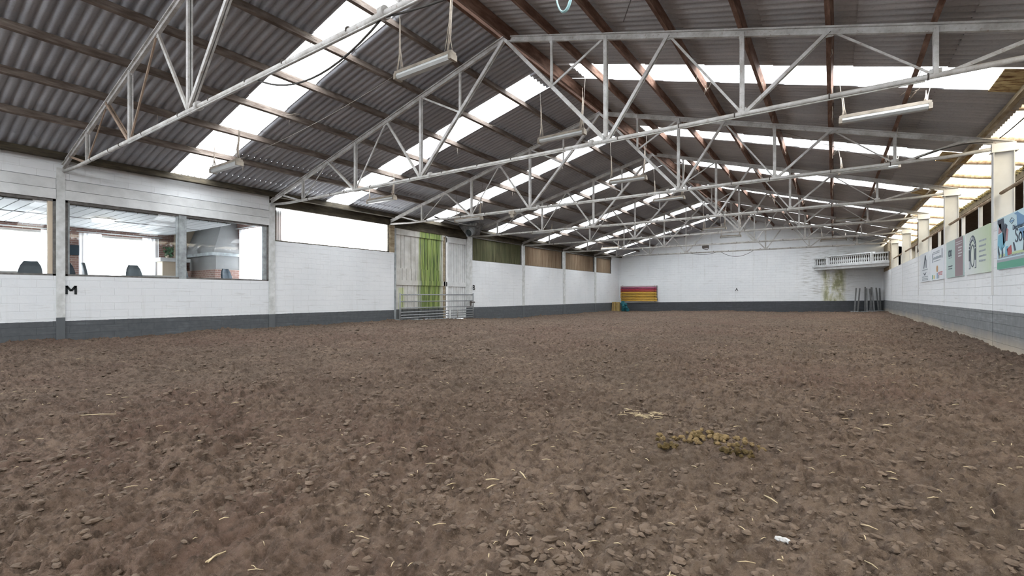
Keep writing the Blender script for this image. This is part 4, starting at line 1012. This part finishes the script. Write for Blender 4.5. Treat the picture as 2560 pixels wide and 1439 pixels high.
P8 = [((940,860),(908,1290)),((1005,865),(965,1290)),((1103,840),(1098,1290)),((1128,865),(1134,1280)),((1180,872),(1228,1280)),((1215,845),(1185,1290)),((1222,850),(1268,1280)),((1300,855),(1345,1262)),((1362,862),(1378,1280))]
def at_back(u, v, Yp):
    px, py = u/7.196+2010, v/7.196+600; k_ = (px-1280)/1178.9; s_, c_ = math.sin(0.5984), math.cos(0.5984)
    x = (k_*Yp*c_-Yp*s_)/(c_+k_*s_); return x, (737.3-py)/1178.9*(-x*s_+Yp*c_)
pos = ['leftmost', 'second from left', 'third from left', 'fourth from left', 'fifth from left', 'sixth from left, leaning right', 'seventh from left, leaning left', 'second from right', 'rightmost']
for i, (a, b) in enumerate(P8):
    yp = 40.7 + 0.35*(i % 3)
    (xa, za), (xb, zb) = at_back(*a, yp), at_back(*b, yp); zb = gz(xb, yp)
    g_ = thing('jump_upright', 'grey jump upright leaning by the back right corner, %s' % pos[i], 'jump upright', (xb, yp, zb), 'grey uprights below the balcony')
    part('upright', MB().bar((xb, yp, zb), (xa, yp+0.1, za), 0.085, 0.085), M['pvc_grey'], g_)
    part('foot', MB().bar((xb-0.22, yp, zb+0.03), (xb+0.22, yp, zb+0.03), 0.07, 0.06).bar((xb, yp-0.22, zb+0.03), (xb, yp+0.2, zb+0.03), 0.07, 0.06), M['galv'], g_)

# ------------------------------------------------------------------ fluorescent lamps
lp = thing('fluorescent_lamp', 'dusty fluorescent lamp hanging nearest the camera under the ridge', 'lamp', (-6.27, 6.3, 4.23), 'hanging fluorescent lamps')
cx, cy, cz = -6.27, 6.3, 4.23
part('housing', MB().box(cx-0.72, cx+0.72, cy-0.075, cy+0.075, cz+0.02, cz+0.075).box(cx-0.70, cx+0.70, cy-0.03, cy+0.03, cz+0.075, cz+0.10), M['lamp_body'], lp, 'brown dusty lamp housing')
mb = MB(); prf = [(-0.07, 0.02), (-0.085, -0.03), (-0.05, -0.075), (0.05, -0.075), (0.085, -0.03), (0.07, 0.02)]
vs = [(cx-0.70, cy+a, cz+b) for a, b in prf] + [(cx+0.70, cy+a, cz+b) for a, b in prf]
mb.add(vs, [(0,1,2,3,4,5), (11,10,9,8,7,6)] + [(i, i+6, i+7, i+1) for i in range(5)]); part('diffuser', mb, M['lamp_glass'], lp)
for s in (-1, 1): part('end_cap', MB().box(cx+s*0.70-0.03, cx+s*0.70+0.03, cy-0.09, cy+0.09, cz-0.08, cz+0.03), M['lamp_body'], lp)
for s in (-1, 1):
    topz = 1.0
    part('hanger', MB().tube([(cx+s*0.62, cy, cz+0.08), (cx+s*0.66, cy+0.02, cz+0.45), (cx+s*0.72, cy+0.04, cz+1.25)], 0.007, 5), M['wire'], lp)
    mb = MB(); rg = random.Random(20+s)
    for i in range(9 if s > 0 else 5):
        a = rg.uniform(-0.09, 0.09); mb.tube([(cx+s*0.62+a, cy+rg.uniform(-0.06, 0.06), cz+0.07), (cx+s*0.64+a*0.2, cy, cz+rg.uniform(0.2, 0.45)), (cx+s*0.66+a*0.25, cy+0.02, cz+rg.uniform(0.5, 0.95))], [0.004, 0.012, 0.004], 5)
    part('cobweb', mb, M['web'], lp)
lps = [((0.82, 11.9, 3.61), 'dusty fluorescent lamp hanging nearest the camera on the right side'), ((-6.25, 11.6, 4.41), 'dusty fluorescent lamp under the ridge, second from the camera'),
       ((-12.97, 5.9, 3.32), 'fluorescent lamp hanging in front of the near left skylight, above the lounge windows'), ((-13.48, 11.4, 3.44), 'fluorescent lamp on the left side above the bright sheeted opening'),
       ((-12.8, 15.5, 3.22), 'fluorescent lamp on the left side just above the cobwebbed heater'), ((-6.43, 17.2, 4.35), 'dusty fluorescent lamp under the ridge, third from the camera'),
       ((0.84, 17.2, 3.68), 'fluorescent lamp on the right side, second from the camera'), ((-6.38, 22.4, 4.5), 'fluorescent lamp under the ridge, fourth from the camera'),
       ((-6.38, 38.5, 4.40), 'fluorescent lamp seen against the white gable, nearest the back wall'), ((-6.45, 33.0, 4.34), 'fluorescent lamp under the ridge seen just over the gable lamp'),
       ((0.78, 30.5, 3.98), 'fluorescent lamp on the right side, third from the camera'), ((0.0, 38.0, 3.68), 'fluorescent lamp above the corner balcony'),
       ((-14.2, 24.0, 3.72), 'fluorescent lamp far down the left side above the first brown panel'), ((-14.1, 34.0, 3.58), 'farthest fluorescent lamp on the left side')]
lamps = [(lp, (cx, cy, cz))] + [(dup(lp, lc, lb), lc) for lc, lb in lps]
for lo_, lc in lamps:                                    # every hanger reaches exactly up to the roof above it
    for ch in lo_.children:
        if ch.name.split('.')[0] in ('hanger', 'cobweb'):
            s_ = 1 if sum(v.co.x for v in ch.data.vertices) > 0 else -1
            ch.scale = (1, 1, max(0.3, (roofz(lc[0]+s_*0.72)-lc[2]+0.04)/1.25))

# ------------------------------------------------------------------ cables, wires, boxes, heater, hose
def sag(p, q, s, n=14):
    p, q = Vector(p), Vector(q); return [tuple(p.lerp(q, i/n) - Vector((0, 0, s*4*(i/n)*(1-i/n)))) for i in range(n+1)]
def cable(p, q, s, label, r=0.013, mt='cable', nm='cable'): one(nm, MB().tube(sag(p, q, s), r, 6), M[mt], label, nm)
cable((-6.95, Yn(1), 3.14), (-4.2, Yn(1), 3.13), 0.34, 'black cable sagging below the nearest truss over the skylight')
cable((-4.2, Yn(1), 3.13), (-1.0, Yn(1), 3.14), 0.16, 'black cable strung under the nearest truss at the top of the photo')
cable((-12.4, 6.3, 3.66), (-8.9, 7.9, 5.35), 0.10, 'thin pale wire stretched under the left slope above the lounge', 0.006, 'wire', 'wire')
cable((XL+0.05, 9.4, 3.1), (XL+0.05, 14.2, 3.05), 0.62, 'thin cable drooping across the bright sheeted opening', 0.008, 'wire')
cable((-6.75, Yn(7), 3.14), (-4.56, Yn(7), 3.14), 0.40, 'black cable hanging in a loop in front of the white gable')
cable((-8.9, Yn(7), 3.14), (-6.9, Yn(7), 3.14), 0.16, 'shallow black cable left of the gable centre line')
cable((0.3, Yn(6), 3.15), (2.2, Yn(6), 3.17), 0.14, 'dark cable drooping from the sixth truss near the right columns')
cable((1.6, Yn(3)-0.06, 3.20), (2.9, Yn(3)-0.06, 3.36), -0.10, 'black cable looping over the end of the third truss at the near column')
cable((-1.8, 14.6, 4.75), (0.9, 15.9, 3.65), 0.0, 'thin brace wire crossing behind the third truss on the right', 0.008, 'wire', 'wire')
cable((-3.3, 8.6, 5.20), (-1.6, 5.6, 4.68), -0.02, 'thin rusty brace rod above the second truss at the photo top', 0.009, 'steel_dark', 'brace_rod')
cable((2.92, 9.0, 3.45), (2.96, 14.3, 3.38), 0.10, 'dark cable along the right roof edge', 0.012)
jb = one('junction_box', MB().box(-10.05, -9.80, 14.51, 14.63, 3.02, 3.14).box(-9.98, -9.86, 14.53, 14.61, 2.90, 3.02), M['lamp_body'], 'small grey junction box under the third truss left of centre', 'box')
tag(jb, 'small grey junction box under the third truss left of centre', 'box')
cm = thing('floodlight', 'small dark floodlight under the last truss, left of the gable centre', 'floodlight', (-7.72, 36.45, 3.45))
part('lamp_head', MB().box(-7.95, -7.5, 36.35, 36.5, 3.42, 3.62), M['steel_dark'], cm); part('bracket', MB().tube([(-7.9, 36.42, 3.40), (-7.6, 36.42, 3.30), (-7.5, 36.42, 3.42)], 0.02, 6), M['steel_dark'], cm)
ht = thing('fan_heater', 'grey cobweb-covered fan heater hanging over the right barn door', 'heater', (-15.75, 19.2, 3.1))
hm = plain('webbed_grey_metal', (0.16,0.155,0.15,1), 0.85, 0.35, 8, bump=0.6)
part('body', MB().add([(-16.35,18.9,3.72),(-15.05,18.9,3.72),(-15.05,19.5,3.72),(-16.35,19.5,3.72),(-15.85,19.0,3.12),(-15.30,19.0,3.12),(-15.30,19.4,3.12),(-15.85,19.4,3.12)], [(3,2,1,0),(4,5,6,7),(0,1,5,4),(1,2,6,5),(2,3,7,6),(3,0,4,7)]), hm, ht)
part('air_duct', MB().tube([(-15.5, 19.0, 3.28), (-15.47, 18.72, 3.18)], 0.19, 16, caps=False), M['galv'], ht)
part('duct_throat', MB().tube([(-15.5, 19.0, 3.28), (-15.48, 18.78, 3.2)], 0.165, 16), M['black'], ht)
part('hanger', MB().tube([(-15.1, 19.2, 3.7), (-15.1, 19.2, 3.95)], 0.012, 6).tube([(-16.3, 19.2, 3.7), (-16.3, 19.2, 3.75)], 0.012, 6), M['wire'], ht)
cable((-14.9, 18.6, 3.45), (-13.9, 14.6, 3.3), 0.05, 'dark flexible duct leading to the cobwebbed heater', 0.035, 'cable')
mb = MB()
for k_ in range(2):
    ptsh = [(-3.46+(0.15+0.01*k_)*math.cos(a), 6.5+0.03*k_, 4.89+0.49*math.sin(a)) for a in [2*math.pi*i/36 for i in range(37)]]
    mb.tube(ptsh, 0.012, 8, caps=False)
one('hose_coil', mb, plain('pale_blue_hose', (0.40,0.62,0.64,1), 0.4, 0.05, 5), 'pale blue hose loop hanging at the top centre edge', 'hose')

# cobwebs hanging from purlins and trusses
mb = MB(); rg = random.Random(33)
for i in range(190):
    side = rg.choice((-1, 1)); k_ = rg.randint(1, 6); a = aR if side > 0 else aL
    x = XM+side*(k_*a+0.03); y = rg.uniform(4, 40); z = roofz(x)-0.15
    if rg.random() < 0.45: y = rg.choice(SKY[2:]) + rg.uniform(-0.7, 0.7)
    l = rg.uniform(0.08, 0.35); mb.tube([(x, y, z), (x+rg.uniform(-.02,.02), y+rg.uniform(-.02,.02), z-l*0.6), (x+rg.uniform(-.03,.03), y, z-l)], [0.007, 0.0035, 0.002], 4)
for i in range(60):
    side = rg.choice((-1, 1)); k_ = rg.randint(1, 6); a = aR if side > 0 else aL; x = XM+side*(k_*a+0.03); y = rg.choice(SKY[2:])+rg.choice((-0.55, 0.55)); z = roofz(x)
    for j in range(5):
        b = rg.uniform(0.1, 0.35); mb.tube([(x, y, z-0.14-0.02*j), (x+rg.uniform(-.1,.1), y+rg.choice((-1,1))*b*0.5, z-0.09), (x+rg.uniform(-.25,.25), y+rg.choice((-1,1))*b, z-0.01)], 0.004, 4)
one('cobweb', mb, M['web'], 'dusty cobweb strands hanging from the purlins under the whole roof', 'cobwebs', kind='stuff', loc=(0,0,3))
